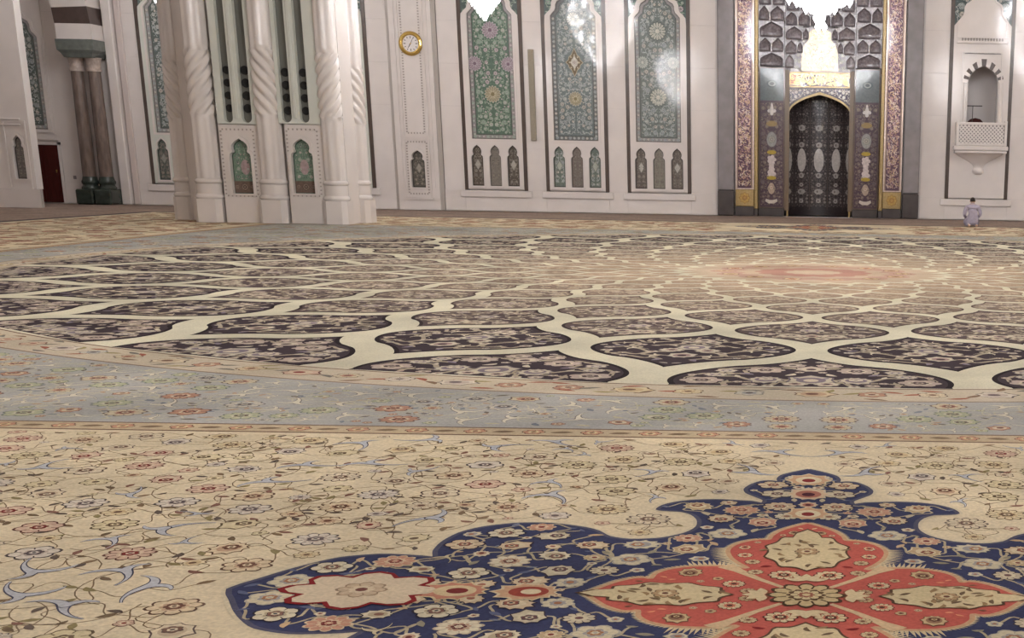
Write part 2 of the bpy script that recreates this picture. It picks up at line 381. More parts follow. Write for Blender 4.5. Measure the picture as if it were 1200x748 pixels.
def smooth(q, n=3):
    q = np.array(q)
    for _ in range(1):
        m = [q[0]]
        for i in range(len(q) - 1):
            p0 = q[max(i - 1, 0)]; p1 = q[i]; p2 = q[i + 1]; p3 = q[min(i + 2, len(q) - 1)]
            for k in range(1, n + 1):
                t = k / n
                m1_, m2_ = (p2 - p0) * TEN, (p3 - p1) * TEN
                lim = np.linalg.norm(p2 - p1) * .9
                m1_ *= min(1, lim / (np.linalg.norm(m1_) + 1e-9)); m2_ *= min(1, lim / (np.linalg.norm(m2_) + 1e-9))
                m.append((2 * t ** 3 - 3 * t * t + 1) * p1 + (t ** 3 - 2 * t * t + t) * m1_ + (-2 * t ** 3 + 3 * t * t) * p2 + (t ** 3 - t * t) * m2_)
        q = np.array(m)
    return q
def whole(q):
    q = np.asarray(q); a = q; b = q[::-1][1:].copy(); b[:, 1] = 2 * MC[1] - b[:, 1]
    h = np.vstack([a, b]); g = h[::-1][1:-1].copy(); g[:, 0] = 2 * MC[0] - g[:, 0]
    return np.vstack([h, g])
def grow(poly, d):
    p = np.asarray(poly); t = np.roll(p, -1, 0) - np.roll(p, 1, 0); t /= np.linalg.norm(t, axis=1)[:, None] + 1e-9
    n = np.stack([t[:, 1], -t[:, 0]], 1); area = np.sum(p[:, 0] * np.roll(p[:, 1], -1) - np.roll(p[:, 0], -1) * p[:, 1])
    return p + n * d * (1 if area > 0 else -1)
bq = smooth(quarter(blue_px)); rq = smooth(quarter(red_px))
blue = whole(bq); red = whole(rq)
in_blue = inpoly(blue); in_red = inpoly(grow(red, .05)); in_red0 = inpoly(grow(red, -.025))
mp = Pat()
def closed(p): p = np.asarray(p); return np.vstack([p, p[:1]])
mp.add(blue, (60, 64, 96), 7); ribbon(mp, closed(blue), lambda t: .03, (206, 194, 168), 5); ribbon(mp, closed(blue), lambda t: .012, (84, 84, 104), 8)
# paler indigo lobes at the far and side arms
def sub(poly, f): 
    return [p for p in poly if f(p)]
flameq = Pat(((1, 1), (-1, 1), (1, -1), (-1, -1)), *MC)
rr = grow(red, .012); nr = len(rq)
for i in range(0, nr - 1):
    p = np.array(rq[i]); q = np.array(rq[i + 1]); d = q - p; ln = np.linalg.norm(d) + 1e-9
    nrm = np.array([-d[1], d[0]]) / ln * (1 if True else -1)
    if not True: continue
    # outward: away from the red shape
    mid = (p + q) / 2
    if inpoly(red)(*(mid + nrm * .012)): nrm = -nrm
    deep = .085 if (8 <= i // 3 <= 14) else .03
    for s in range(2):
        b0 = p + d * s / 2; b1 = p + d * (s + 1) / 2
        flameq.add([b0 - nrm * .01, b1 - nrm * .01, b1 + nrm * .012, (b0 + b1) / 2 + nrm * deep + d / ln * .012, b0 + nrm * .012], (204, 188, 156), 9)
mp.add(red, (188, 96, 86), 11); ribbon(mp, closed(red), lambda t: .011, (196, 160, 128), 12)
mp.p += flameq.p
S4 = ((1, 1), (-1, 1), (1, -1), (-1, -1))
mb = Pat(S4, *MC)
bx0, bx1, by0, by1 = MC[0] - 2.5, MC[0], MC[1], MC[1] + 2.5
for cx, cy, rr_ in ((-1.1, 1.0, .5), (-1.55, .55, .5), (-.25, 2.1, .35), (-.8, 1.75, .3)): pass
flora(mb, lambda x, y: in_blue(x, y) and not in_red(x, y) and x < MC[0] - .01 and y > MC[1] + .01, (bx0, bx1, by0, by1), .235, PAL_NAVY, 11, L=12, rs=(.34, .43), vw=.026, fill=.36, splits=.05, gap=.028, curl=.35, dens=6.0)
m1 = Pat(((1, 1), (1, -1)), *MC); 
for k, (x, y, R) in enumerate([(0, 1.35, .15), (0, 1.78, .16), (0, 2.12, .17), (-.0, 1.55, .07)]):
    palmette(m1, MC[0], MC[1] + y, R, math.pi / 2, [((206, 190, 160), (196, 160, 130), (214, 200, 170), (130, 50, 50)), ((196, 186, 166), (206, 180, 152), (168, 110, 96), (80, 40, 50))][k % 2], 20, 9)
m2 = Pat(((1, 1), (-1, 1)), *MC)
for k, (x, R) in enumerate([(-1.12, .16), (-1.42, .17)]):
    palmette(m2, MC[0] + x, MC[1], R, math.pi, [((206, 190, 160), (196, 160, 130), (150, 70, 60), (214, 200, 170)), ((206, 190, 154), (186, 130, 110), (206, 186, 150), (120, 50, 50))][k], 20, 11)
# the cartouche at the side arms
for a, b, R in ((-1.82, 0, .24),):
    scallop(m2, MC[0] + a, MC[1] + b, R * 1.1, 8, .25, (130, 40, 44), 20, sq=1.3); scallop(m2, MC[0] + a, MC[1] + b, R, 8, .28, (206, 190, 166), 21, sq=1.3)
    rosette(m2, MC[0] + a, MC[1] + b, R * .45, ((150, 130, 110), (190, 170, 146), (206, 190, 164), (110, 70, 64)), 8, 0, 22)
# red lobes
mr = Pat(S4, *MC)
flora(mr, lambda x, y: in_red0(x, y) and x < MC[0] - .01 and y > MC[1] + .01 and not ((x - MC[0] + .58) ** 2 / .075 + (y - MC[1]) ** 2 / .03 < 1) and not ((x - MC[0]) ** 2 / .06 + (y - MC[1] - .66) ** 2 / .085 < 1) and abs((y - MC[1]) * .32 + (x - MC[0]) * .30) > .018 and np.hypot(x - MC[0], y - MC[1]) > .2,
      (MC[0] - .95, MC[0], MC[1], MC[1] + 1.2), .17, PAL_RED, 5, L=14, rs=(.3, .44), vw=.02, fill=.4, splits=.0, gap=.08, curl=.0, vines=False, dens=3.0)
ribbon(mr, [(MC[0] - .1, MC[1] + .11), (MC[0] - .2, MC[1] + .22), (MC[0] - .3, MC[1] + .35), (MC[0] - .36, MC[1] + .42)], lambda t: .012 + .03 * t * t, (206, 180, 146), 15)
for P_, dx, dy, ang in ((m2, -.58, 0, math.pi), (m1, 0, .66, math.pi / 2)):
    cx, cy = MC[0] + dx, MC[1] + dy; along = np.array([math.cos(ang), math.sin(ang)]); sd = np.array([-along[1], along[0]])
    lens = .27 if dy == 0 else .3; wid = .16 if dy == 0 else .2
    for f, c, k in ((1.06, (92, 70, 56), 18), (1, (206, 190, 154), 19)):
        pts = []
        for i in range(64):
            t = 2 * math.pi * i / 64; r = f * (1 - .13 * abs(math.sin(5 * t)))
            e = 1.3 if math.cos(t) > .94 else 1
            pts.append(tuple(np.array([cx, cy]) + along * lens * r * e * math.cos(t) + sd * wid * r * math.sin(t)))
        P_.add(pts, c, k)
    rng = random.Random(3)
    for i in range(26):
        a = rng.uniform(0, 6.28); r = rng.uniform(.25, .85)
        x, y = np.array([cx, cy]) + along * lens * r * math.cos(a) + sd * wid * r * math.sin(a)
        leaf(P_, x, y, rng.uniform(0, 6.28), .06, .011, rng.uniform(-2, 2), rng.choice([(132, 112, 84), (150, 124, 92), (112, 92, 72)]), 20)
    rosette(P_, cx, cy, .06, ((110, 90, 70), (180, 150, 116), (206, 190, 154), (110, 70, 58)), 8, 0, 22)
    e = np.array([cx, cy]) - along * lens * 1.5
    for k in range(-2, 3): leaf(P_, e[0], e[1], ang + k * .7, .09, .022, 0, (214, 196, 160), 19, (150, 90, 70))
mcn = Pat(); rosette(mcn, MC[0], MC[1], .17, ((84, 66, 50), (196, 176, 136), (104, 84, 60), (206, 186, 146)), 12, 0, 20)
rosette(mcn, MC[0], MC[1], .075, ((90, 60, 50), (206, 190, 150), (150, 96, 80), (206, 186, 146)), 8, 0, 24)
star = Pat(); star.p = mp.p + mb.p + m1.p + m2.p + mr.p + mcn.p
so = star.build('star_medallion', flat, CARPET, carpet)
tag(so, 'navy and red star medallion woven into the cream field')
c2 = bpy.data.objects.new('star_medallion', so.data); COL.objects.link(c2); c2.parent = carpet
c2.matrix_parent_inverse = Matrix.Translation(-carpet.location); c2.location = (0, 2 * (CY - MC[1]), 0)
tag(c2, 'red and navy star medallion woven before the mihrab')

# cream field flowers (near side in full, other sides coarser)
fp = Pat(((1, 1), (-1, 1)), AX, CY)
big = inpoly(grow(blue, .06))
def in_field(x, y): return y < CY - LH - .05 and y > 2.4 and x < AX - .02 and x > -7.5 and not big(x, y)
flora(fp, in_field, (-7.5, AX, 2.4, CY - LH), .5, PAL_FIELD, 7, L=3, rs=(.2, .235), vw=.006, fill=.3, splits=.27, gap=.1, curl=.6, cap=20000)
fo = tag(fp.build('field_flowers', flat, CARPET, carpet), kind='stuff')
PAL_FAR = dict(vine=(132, 110, 92), leaf=[(126, 102, 84), (144, 112, 94), (112, 98, 90), (140, 126, 96)], split=((92, 88, 98), (176, 168, 160)),
    flower=[((118, 90, 78), (170, 136, 114), (150, 110, 94), (112, 70, 62)), ((112, 94, 84), (176, 156, 128), (150, 124, 104), (116, 86, 76)), ((120, 86, 78), (168, 120, 104), (180, 150, 126), (116, 60, 58))])  # darker, rosier petals colour in the shade of the nap seen far off
ff = Pat(((1, 1), (-1, 1)), AX, CY)
in_big2 = lambda x, y: abs(y - (2 * CY - MC[1])) < 2.6 and abs(x - AX) < 2.6
def in_far(x, y):
    d = max(abs(x - AX), abs(y - CY)); return LH + .1 < d < FH - .1 and y > 8.8 and not in_big2(x, y) and x < AX
flora(ff, in_far, (-FH, AX, 9, CY + FH), 1.0, PAL_FAR, 8, L=3, rs=(.28, .34), vw=.012, fill=.3, splits=.1, gap=.02)
tag(ff.build('field_flowers', flat, CARPET, carpet), kind='stuff')
# narrow guard border with small flowers
gb = Pat(S4, AX, CY)
n = int(LH / .19)
for i in range(n):
    x = AX - (i + .5) * LH / n; y = CY - (LH + BH) / 2
    if i % 2: rosette(gb, x, y, .08, ((110, 84, 74), (196, 150, 126), (206, 190, 150), (130, 90, 80)), 6, 0, 5)
    else: leaf(gb, x + .07, y, math.pi, .15, .035, .3, (132, 112, 92), 5)
    rosette(gb, AX - (LH + BH) / 2, CY - (i + .5) * LH / n, .085, ((110, 84, 74), (196, 150, 126), (206, 190, 150), (130, 90, 80)), 5, 0, 5)
tag(gb.build('guard_border', flat, CARPET, carpet), kind='stuff')
# blue spandrels
bp = Pat(S4, AX, CY)
def in_sp(x, y): return np.hypot(x - AX, y - CY) > R1 + .08 and max(abs(x - AX), abs(y - CY)) < BH - .06 and x < AX - .02 and y < CY - .02
flora(bp, lambda x, y: in_sp(x, y) and y < 14.5, (AX - BH, AX, CY - BH, 14.5), .5, PAL_BLUE, 21, L=7, rs=(.28, .3), vw=.014, fill=.34, splits=.42, gap=.03, curl=.6, cap=24000)
flora(bp, lambda x, y: in_sp(x, y) and y > 14.6, (AX - BH, AX, 14.5, CY), .7, PAL_BLUE, 22, L=7, rs=(.28, .3), vw=.014, fill=None, splits=.3, gap=.05)
tag(bp.build('spandrel_flowers', flat, CARPET, carpet), kind='stuff')
# ring of blossoms round the circle
rg = Pat()
rng = random.Random(4)
nb = 168
for i in range(nb):
    a = 2 * math.pi * i / nb; rm = (R1 + R2) / 2
    x, y = AX + rm * math.cos(a), CY + rm * math.sin(a)
    if i % 3 == 0: palmette(rg, x, y, .2, a + math.pi / 2, rng.choice(PAL_FIELD['flower']), 10, 7)
    else: rosette(rg, x, y, .13, rng.choice(PAL_FIELD['flower'] + PAL_BLUE['flower']), 6, a, 10)
    for k in range(3):
        a2 = a + (k + .5) / 3 * 2 * math.pi / nb; r2 = rm + rng.uniform(-.24, .24)
        leaf(rg, AX + r2 * math.cos(a2), CY + r2 * math.sin(a2), a2 + rng.uniform(1, 2.4), .2, .03, rng.uniform(-1, 1), rng.choice([(130, 106, 88), (158, 96, 80), (150, 140, 100), (120, 116, 110)]), 9.5)
tag(rg.build('ring_flowers', flat, CARPET, carpet), kind='stuff')

# ogee cells of the round medallion: log-polar rows, 28 round
NC, R0, Q = 28, 12.13, .84
PU, PW = 2 * math.pi / NC, -math.log(Q)
EXPO = .74
def ogee(q):
    c = math.cos(math.pi * q); return .25 + .25 * math.copysign(abs(c) ** EXPO, c)
def cell_outline(tmax_low=None, inset=0.0):
    right = []; t = (.066 + inset) * PU
    for i in range(161):
        q = -1 + 2 * i / 160
        dx, dy = (ogee(q + .02) - ogee(q - .02)) * PU, .04 * PW; ln = math.hypot(dx, dy)
        p = (ogee(q) * PU - t * dy / ln, q * PW + t * dx / ln)
        if p[0] > .001 and (not right or p[1] > right[-1][1] + .0005): right.append(p)
    right = right[::3] + ([right[-1]] if (len(right) - 1) % 3 else [])
    lo, hi = right[0][1] - .003, right[-1][1] + .003
    if tmax_low is not None:
        right = [p for p in right if p[1] > tmax_low]; 
        w0 = right[0][0] - .004 * 0
        right = [(w0, tmax_low)] + right
        pts = right + [(0, hi)] + [(-a, b) for a, b in right[::-1]]
    else: pts = right + [(0, hi)] + [(-a, b) for a, b in right[::-1]] + [(0, lo)]
    return pts
def mix(a, b, t): return tuple(a[i] + (b[i] - a[i]) * t for i in range(3))
def cell_template(row, seed):
    t = max(0, min(1, (row - 1) / 6.0))
    dark = mix((66, 56, 62), (170, 150, 132), t ** .8); edge = mix((40, 32, 36), (150, 126, 110), t)
    tint = lambda c: mix(c, (196, 176, 148), t * .7)
    P = Pat(((1, 1), (-1, 1)), 0, 0)
    low = -math.log(R2 / R0) + .001 if row == 0 else None
    out = cell_outline(low); inn = cell_outline(low, .018)
    one = Pat(); one.add(out, edge, 10); one.add(inn, dark, 11)
    ins0 = inpoly(inn); ins = lambda x, y: x < -.0005 and ins0(x, y)
    pal = dict(vine=tint((168, 156, 138)), leaf=[tint(c) for c in ((194, 184, 166), (168, 158, 148), (204, 194, 174), (134, 124, 136), (176, 156, 148))],
        split=(tint((50, 40, 46)), tint((212, 200, 178))),
        flower=[tuple(tint(c) for c in f) for f in (((168, 158, 146), (202, 192, 172), (158, 134, 130), (70, 58, 62)), ((112, 102, 110), (194, 184, 166), (132, 120, 130), (204, 192, 172)), ((60, 50, 56), (180, 164, 154), (202, 190, 170), (90, 74, 78)))])
    sp = .034 if row < 4 else (.044 if row < 7 else .06)
    flora(P, ins, (-PU * .5, 0, -PW * .8, PW * .8), sp, pal, seed, L=12, rs=(.3, .52), vw=.06, fill=.4 if row < 6 else None, splits=.4, vines=row < 5, gap=.012, dens=2.0)
    for k, yy in enumerate((-.055, -.0, .055)):
        if ins0(0, yy - .02): palmette(one, 0, yy, .018 if k != 1 else .024, math.pi / 2, pal['flower'][k % 3], 13, 7)
    return one.p + P.p
allc = []
for row in range(10):
    tp = cell_template(row, 30 + row); rk = R0 * Q ** row
    cells = Pat()
    for j in range(NC):
        th = -math.pi / 2 + (j + (row % 2) * .5) * PU
        for b, c, L in tp:
            r = rk * np.exp(-b[:, 1]); a = th + b[:, 0]
            cells.p.append((np.column_stack([AX + r * np.cos(a), CY + r * np.sin(a)]), c, L))
    co = cells.build('cell_ring', flat, CARPET, carpet); co['kind'] = 'stuff'
cr = Pat(); cc = (AX, CY)
for R_, c, L, nn in ((2.25, (190, 172, 152), 10, 28), (1.75, (182, 152, 138), 12, 14), (1.3, (190, 170, 150), 14, 14), (1.0, (178, 138, 126), 15, 14), (.5, (194, 176, 154), 17, 14)): scallop(cr, *cc, R_, nn, .12, c, L)
for i in range(14):
    a = 2 * math.pi * i / 14; rosette(cr, AX + 1.5 * math.cos(a), CY + 1.5 * math.sin(a), .16, PAL_RED['flower'][i % 4], 6, a, 18)
cr.build('centre_rosette', flat, CARPET, carpet)

# ------------------------------------------------------------------ marble cladding of the mihrab wall
def slabs(x0, x1, z0=0.0, z1=9.0, step=1.42, y0=D, maxw=1.5, skip=None):
    n = max(1, int(math.ceil((x1 - x0) / maxw))); w = (x1 - x0) / n
    zs = [z0]
    if z0 < .7: zs.append(.74)
    while zs[-1] + step < z1: zs.append(zs[-1] + step)
    zs.append(z1)
    for a, b in zip(zs[:-1], zs[1:]):
        for i in range(n):
            xa, xb = x0 + i * w, x0 + (i + 1) * w
            if skip and skip((xa + xb) / 2, (a + b) / 2): continue
            box('marble_slab', xa + .0012, xb - .0012, y0 - (.03 if a < .1 else 0), D + .12, a + .0012, b - .0012, MARBLE, wall_q, bev=.002)

def vert(y0):                                # ornament on an upright plane facing the room
    return lambda b, L: np.column_stack([b[:, 0], np.full(len(b), y0 - L * .0008), b[:, 1]])
PT_GREEN = dict(vine=(150, 168, 150), leaf=[(166, 182, 164), (60, 92, 76), (180, 176, 168), (110, 140, 118)], split=((60, 80, 70), (190, 198, 184)),
    flower=[((54, 74, 66), (176, 186, 172), (150, 130, 140), (214, 216, 206)), ((190, 196, 186), (120, 150, 128), (196, 190, 190), (80, 100, 90)), ((70, 84, 78), (186, 170, 176), (206, 206, 196), (130, 110, 118))])
PT_TEAL = dict(vine=(176, 182, 180), leaf=[(180, 184, 182), (76, 92, 94), (150, 158, 150), (108, 124, 124)], split=((70, 84, 86), (196, 200, 196)),
    flower=[((72, 84, 86), (182, 184, 178), (140, 146, 146), (214, 212, 204)), ((196, 198, 192), (120, 134, 136), (190, 190, 186), (90, 100, 104)), ((84, 92, 92), (176, 170, 160), (206, 202, 194), (130, 124, 120))])
PT_DARK = dict(vine=(128, 122, 112), leaf=[(136, 130, 120), (84, 80, 74), (160, 150, 138)], split=((60, 56, 52), (160, 152, 142)),
    flower=[((64, 60, 56), (150, 142, 132), (110, 102, 96), (176, 166, 154)), ((150, 144, 134), (104, 98, 92), (164, 156, 146), (80, 74, 70))])
def rim(P, poly, col, w, L, col2=None):
    P.add(poly, col, L); P.add(grow(poly, -w), col2, L + 1)
def niche_tile(cx, z0, w, h, base, pal, seed, y, parent, dia=None):
    P = Pat(((1, 1), (-1, 1)), cx, 0); o = trefoil(cx, z0, w, h); one = Pat()
    tin = lambda d: trefoil(cx, z0 + d, w - 2 * d, h - 2.3 * d)
    one.add(o, tuple(v * .62 for v in base), 0); one.add(tin(.03), base, 1)
    ins0 = inpoly(tin(.04))
    flora(P, lambda x, z: x < cx - .002 and ins0(x, z), (cx - w / 2, cx, z0, z0 + h), .15, pal, seed, L=2, rs=(.28, .45), vw=.05, fill=.45, splits=.2, vines=True)
    if dia: 
        for f, c, k in ((1.2, tuple(v * .7 for v in dia), 8), (1, dia, 9)): one.add([(cx - .1 * f, z0 + h * .52), (cx, z0 + h * .52 - .17 * f), (cx + .1 * f, z0 + h * .52), (cx, z0 + h * .52 + .17 * f)], c, k)
    one.p += P.p
    return one.build('niche_tile', vert(y), TILE, parent)
def main_panel(P, kind, cx, z0, w, hs, ha, seed, name, y, parent):
    o = lobed(cx, z0, w, hs, ha); one = Pat(); S = Pat(((1, 1), (-1, 1)), cx, 0)
    base = {'green': (90, 112, 98), 'teal': (108, 118, 118), 'grey': (110, 118, 115), 'dark': (84, 94, 90)}[kind]
    pal = PT_GREEN if kind in ('green',) else PT_TEAL
    bw = .14
    lin_ = lambda d: lobed(cx, z0 + d, w - 2 * d, hs - d, ha - d * .9)
    one.add(o, (92, 88, 84), 0); one.add(lin_(.03), (150, 146, 146) if kind != 'teal' else (110, 112, 112), 1); one.add(lin_(bw), (80, 82, 80), 2); one.add(lin_(bw + .025), base, 3)
    zz = z0 + .16
    k = 0
    while zz < z0 + hs:
        rosette(S, cx - w / 2 + .085, zz, .055, pal['flower'][k % 3], 6, 0, 3); zz += .15; k += 1
    for i in range(int(w / 2 / .15)): rosette(S, cx - (i + .5) * .15, z0 + .085, .055, pal['flower'][i % 3], 6, 0, 3)
    ins0 = inpoly(lin_(bw + .05)); H = hs + ha
    med = []
    if kind == 'green':
        med = [(0, .72, .3, 'r'), (0, .30, .3, 'y'), (-w / 2 + .2, .5, .26, 'r')]
    elif kind == 'teal': med = [(0, .52, .33, 'd'), (0, .28, .26, 'y'), (0, .80, .26, 'w')]
    elif kind == 'grey': med = [(0, .735, .33, 'w'), (0, .30, .33, 'w'), (-w / 2 + .26, .53, .22, 'g')]
    else: med = [(0, .7, .28, 'g'), (0, .35, .28, 'g')]
    def free(x, z): return x < cx - .003 and ins0(x, z) and all((x - cx - a) ** 2 + (z - z0 - b * H) ** 2 > (r * 1.02) ** 2 for a, b, r, t in med)
    flora(S, free, (cx - w / 2, cx, z0, z0 + H), .24, pal, seed, L=5, rs=(.24, .36), vw=.035, fill=.42, splits=.25, gap=.02)
    for a, b, r, t in med:
        T = one if a == 0 else S; X, Z = cx + a, z0 + b * H
        if t == 'd':
            for f, c, k in ((1.18, (186, 176, 150), 8), (1.08, (104, 90, 66), 9), (.62, (190, 184, 170), 10), (.5, (206, 202, 192), 11)):
                pts = []
                for i in range(32):
                    u = 2 * math.pi * i / 32; q = 1 / (abs(math.cos(u)) / .8 + abs(math.sin(u)) / 1.25); q *= .93 + .07 * math.cos(8 * u)
                    pts.append((X + r * f * q * math.cos(u), Z + r * f * q * math.sin(u)))
                T.add(pts, c, k)
            for i in range(8): rosette(T, X + r * .62 * math.cos(i * .785) * .8, Z + r * .62 * math.sin(i * .785) * 1.2, .035, ((90, 76, 56), (206, 196, 170), (150, 130, 96), (206, 196, 170)), 5, 0, 10)
            rosette(T, X, Z, .09, ((120, 112, 104), (206, 200, 190), (140, 120, 116), (206, 200, 190)), 8, 0, 12)
        else:
            cs = {'r': ((186, 178, 182), (150, 132, 142), (190, 182, 186), (124, 104, 118)), 'y': ((186, 180, 164), (156, 150, 122), (196, 186, 160), (130, 120, 90)),
                  'w': ((84, 92, 88), (196, 196, 184), (120, 130, 124), (206, 204, 192)), 'g': ((150, 156, 150), (176, 180, 172), (130, 138, 132), (196, 196, 188))}[t]
            rosette(T, X, Z, r, cs, 16, 0, 8)
            for i in range(16):
                u = i * math.pi / 8; rosette(T, X + r * .7 * math.cos(u), Z + r * .7 * math.sin(u), r * .12, (cs[0], cs[3], cs[1], cs[0]), 5, 0, 11)
            for i in range(8):
                u = i * math.pi / 4; rosette(T, X + r * .36 * math.cos(u), Z + r * .36 * math.sin(u), r * .1, (cs[3], cs[1], cs[0], cs[3]), 5, 0, 12)
    one.p += S.p
    return one.build(name, vert(y), TILE, parent)

ZB = .75
def bay(xa, xb, kind, label, seed, niche=None, tile_z=2.48, sh_z=6.62, group=None, ntop=2.28):
    cx = (xa + xb) / 2; W_ = xb - xa
    t = thing('tile_bay', label, 'tile panel', (cx, D, 0), group)
    sw = .13
    for sx in (xa - sw, xb): box('dark_strip', sx, sx + sw, D - .03, D + .12, ZB - .03, 9.0, STRIP, t)
    pw = 1.62 * W_ / 2.05; ha = .92
    fo = lobed(cx, tile_z, pw + .38, sh_z - tile_z, ha + .16)
    i0 = 1; outer = [(xa, ZB), (xb, ZB), (xb, sh_z - .25)] + [p for p in fo[2:-2]] + [(xa, sh_z - .25)]
    hole = lobed(cx, tile_z, pw, sh_z - tile_z, ha)
    nw, gap = .43 * W_ / 2.05, .655 * W_ / 2.05
    holes = [hole] + [trefoil(cx + k * gap, .87, nw, ntop - .87) for k in (-1, 0, 1)]
    fr = plate('white_frame', outer, holes, D - .05, D + .11, MARBLE2 if kind == 'dark' else MARBLE, t)
    # slim raised moulding round the arched panel
    mo = lobed(cx, tile_z - .07, pw + .16, sh_z - tile_z + .07, ha + .08)
    plate('panel_moulding', mo, [hole], D - .075, D - .05, MARBLE, fr)
    for k in (-1, 0, 1):
        plate('niche_moulding', trefoil(cx + k * gap, .84, nw + .07, ntop - .79), [trefoil(cx + k * gap, .87, nw, ntop - .87)], D - .065, D - .05, MARBLE, fr)
        box('niche_sill', cx + k * gap - nw / 2 - .05, cx + k * gap + nw / 2 + .05, D - .09, D - .05, .79, .85, MARBLE, fr)
    main_panel(None, kind, cx, tile_z, pw, sh_z - tile_z, ha, seed, 'arched_tile_panel', D + .03, t)
    sp = Pat(); P = Pat(((1, 1), (-1, 1)), cx, 0)
    base = (86, 100, 96); r_ = rect(xa, xb, sh_z - .35, 9.0); sp.add(r_, base, 0)
    flora(P, lambda x, z: xa + .02 < x < cx - .02 and sh_z - .3 < z < 8.9, (xa, cx, sh_z - .3, 8.9), .26, PT_GREEN, seed + 5, L=2, rs=(.3, .45), vw=.04, fill=.5)
    sp.p += P.p; sp.build('spandrel_tile', vert(D + .06), TILE, t)
    cols = niche or [((92, 84, 76), PT_DARK, (176, 170, 160)), ((132, 126, 118), PT_DARK, None), ((92, 84, 76), PT_DARK, (176, 170, 160))]
    for k, (b, pal, dia) in zip((-1, 0, 1), cols):
        niche_tile(cx + k * gap, .87, nw, ntop - .87, b, pal, seed + 40 + k, D + .03, t, dia)
    box('plinth_block', xa - .28, xb + .28, D - .1, D + .12, .48, ZB - .04, MARBLE, t, bev=.015)
    box('base_course', xa - sw, xb + sw, D - .03, D + .12, 0, .478, MARBLE, t, bev=.006)
    return t
def bx_(l, r, yl=223): return WX(l, yl), WX(r, yl)
b1 = bx_(549.8, 614.8); b2 = bx_(645, 710); b3 = bx_(740, 806)
bw = b2[1] - b2[0]
bay(*b1, 'green', 'green arched tile panel with pink rosettes above three small dark niches, beside the clock pilaster', 3)
GN = ((112, 122, 114), PT_TEAL, (176, 180, 168)); DN = ((120, 110, 104), PT_DARK, None)
bay(*b2, 'teal', 'blue-grey arched tile panel with brown diamond medallion, between two other tile panels', 4, niche=[GN, DN, GN])
bay(*b3, 'grey', 'grey-green arched tile panel with two round cream medallions, next to the mihrab', 6, niche=[((104, 96, 92), PT_DARK, (186, 182, 174)), ((138, 134, 124), PT_DARK, None), ((104, 96, 92), PT_DARK, (186, 182, 174))])
bm_r = WX(437, 220); bay(bm_r - bw, bm_r, 'dark', 'arched tile bay half hidden behind the clustered marble pier, beside the clock pilaster', 9)
bl_l = WX(183, 214); bay(bl_l, bl_l + bw, 'dark', 'dark green arched tile panel between the twin column and the clustered pier', 12, niche=[((84, 92, 86), PT_DARK, (150, 150, 142))] * 3)

# plain wall between the bays
slabs(bl_l + bw + .131, bm_r - bw - .131, maxw=1.6)
slabs(bm_r + .131, WX(465, 225))
slabs(WX(522, 225), b1[0] - .131); slabs(b1[1] + .131, b2[0] - .131); slabs(b2[1] + .131, b3[0] - .131); slabs(b3[1] + .131, WX(842, 225) + .05)
br = (WX(1111, 228), WX(1176, 229))
slabs(WX(1077, 225) - .05, br[0] - .131); slabs(br[1] + .131, HX, maxw=1.8)
slabs(-HX, bl_l - .131, maxw=1.7, skip=lambda x, z: WX(38, 200) < x < WX(68, 200) and z < 2.2)
wall_q_dummy = None

# pilaster carrying the clock
px0, px1 = WX(469, 225), WX(517, 225); pc = (px0 + px1) / 2
t = thing('clock_pilaster', 'white marble pilaster with beaded panels and one small dark niche under the clock', 'pilaster', (pc, D, 0))
nz0, nz1 = WZ(490, 219.5), WZ(490, 176)
plate('pilaster_face', rect(px0, px1, 0, 10), [trefoil(pc + .0, nz0, .5, nz1 - nz0)], D - .16, D + .1, MARBLE, t)
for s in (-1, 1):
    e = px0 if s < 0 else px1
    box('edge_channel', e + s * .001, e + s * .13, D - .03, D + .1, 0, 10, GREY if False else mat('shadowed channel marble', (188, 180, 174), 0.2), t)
    box('edge_moulding', e - s * .14, e - s * .2, D - .19, D - .16, ZB, 10, MARBLE, t)
niche_tile(pc, nz0, .5, nz1 - nz0, (98, 96, 90), PT_DARK, 77, D - .02, t, (164, 158, 148))
def beads(name, x0, x1, z0, z1, y, parent, step=.09, s=.028, top=True):
    bm = bmesh.new()
    n = int((z1 - z0) / step)
    for i in range(n):
        z = z0 + (i + .5) * (z1 - z0) / n
        for x in (x0, x1): bmbox(bm, x - s, x + s, y - .012, y + .004, z - s * .8, z + s * .8)
    n = int((x1 - x0) / step)
    for i in range(n):
        x = x0 + (i + .5) * (x1 - x0) / n
        for z in ((z0, z1) if top else (z0,)): bmbox(bm, x - s * .8, x + s * .8, y - .012, y + .004, z - s, z + s)
    o = frombm(name, bm, mat('bead moulding', (166, 156, 150), 0.3), parent); o['kind'] = 'stuff'; return o
def molding(name, x0, x1, z0, z1, w, y, dpt, parent, m=MARBLE): return plate(name, rect(x0 - w, x1 + w, z0 - w, z1 + w), [rect(x0, x1, z0, z1)], y - dpt, y, m, parent)
zf = WZ(488, 159.5)
molding('panel_moulding', px0 + .32, px1 - .32, zf, 10, .05, D - .16, .04, t); beads('bead_border', px0 + .42, px1 - .42, zf + .1, 9.9, D - .16, t)
molding('panel_moulding', px0 + .32, px1 - .32, nz0 - .3, nz1 + .35, .05, D - .16, .04, t); beads('bead_border', px0 + .38, px1 - .38, nz0 - .22, nz1 + .28, D - .16, t)
plate('niche_moulding', trefoil(pc, nz0 - .05, .64, nz1 - nz0 + .15), [trefoil(pc, nz0, .5, nz1 - nz0)], D - .19, D - .16, MARBLE, t)
box('sill', px0 + .22, px1 - .22, D - .22, D - .16, nz0 - .42, nz0 - .36, MARBLE, t)

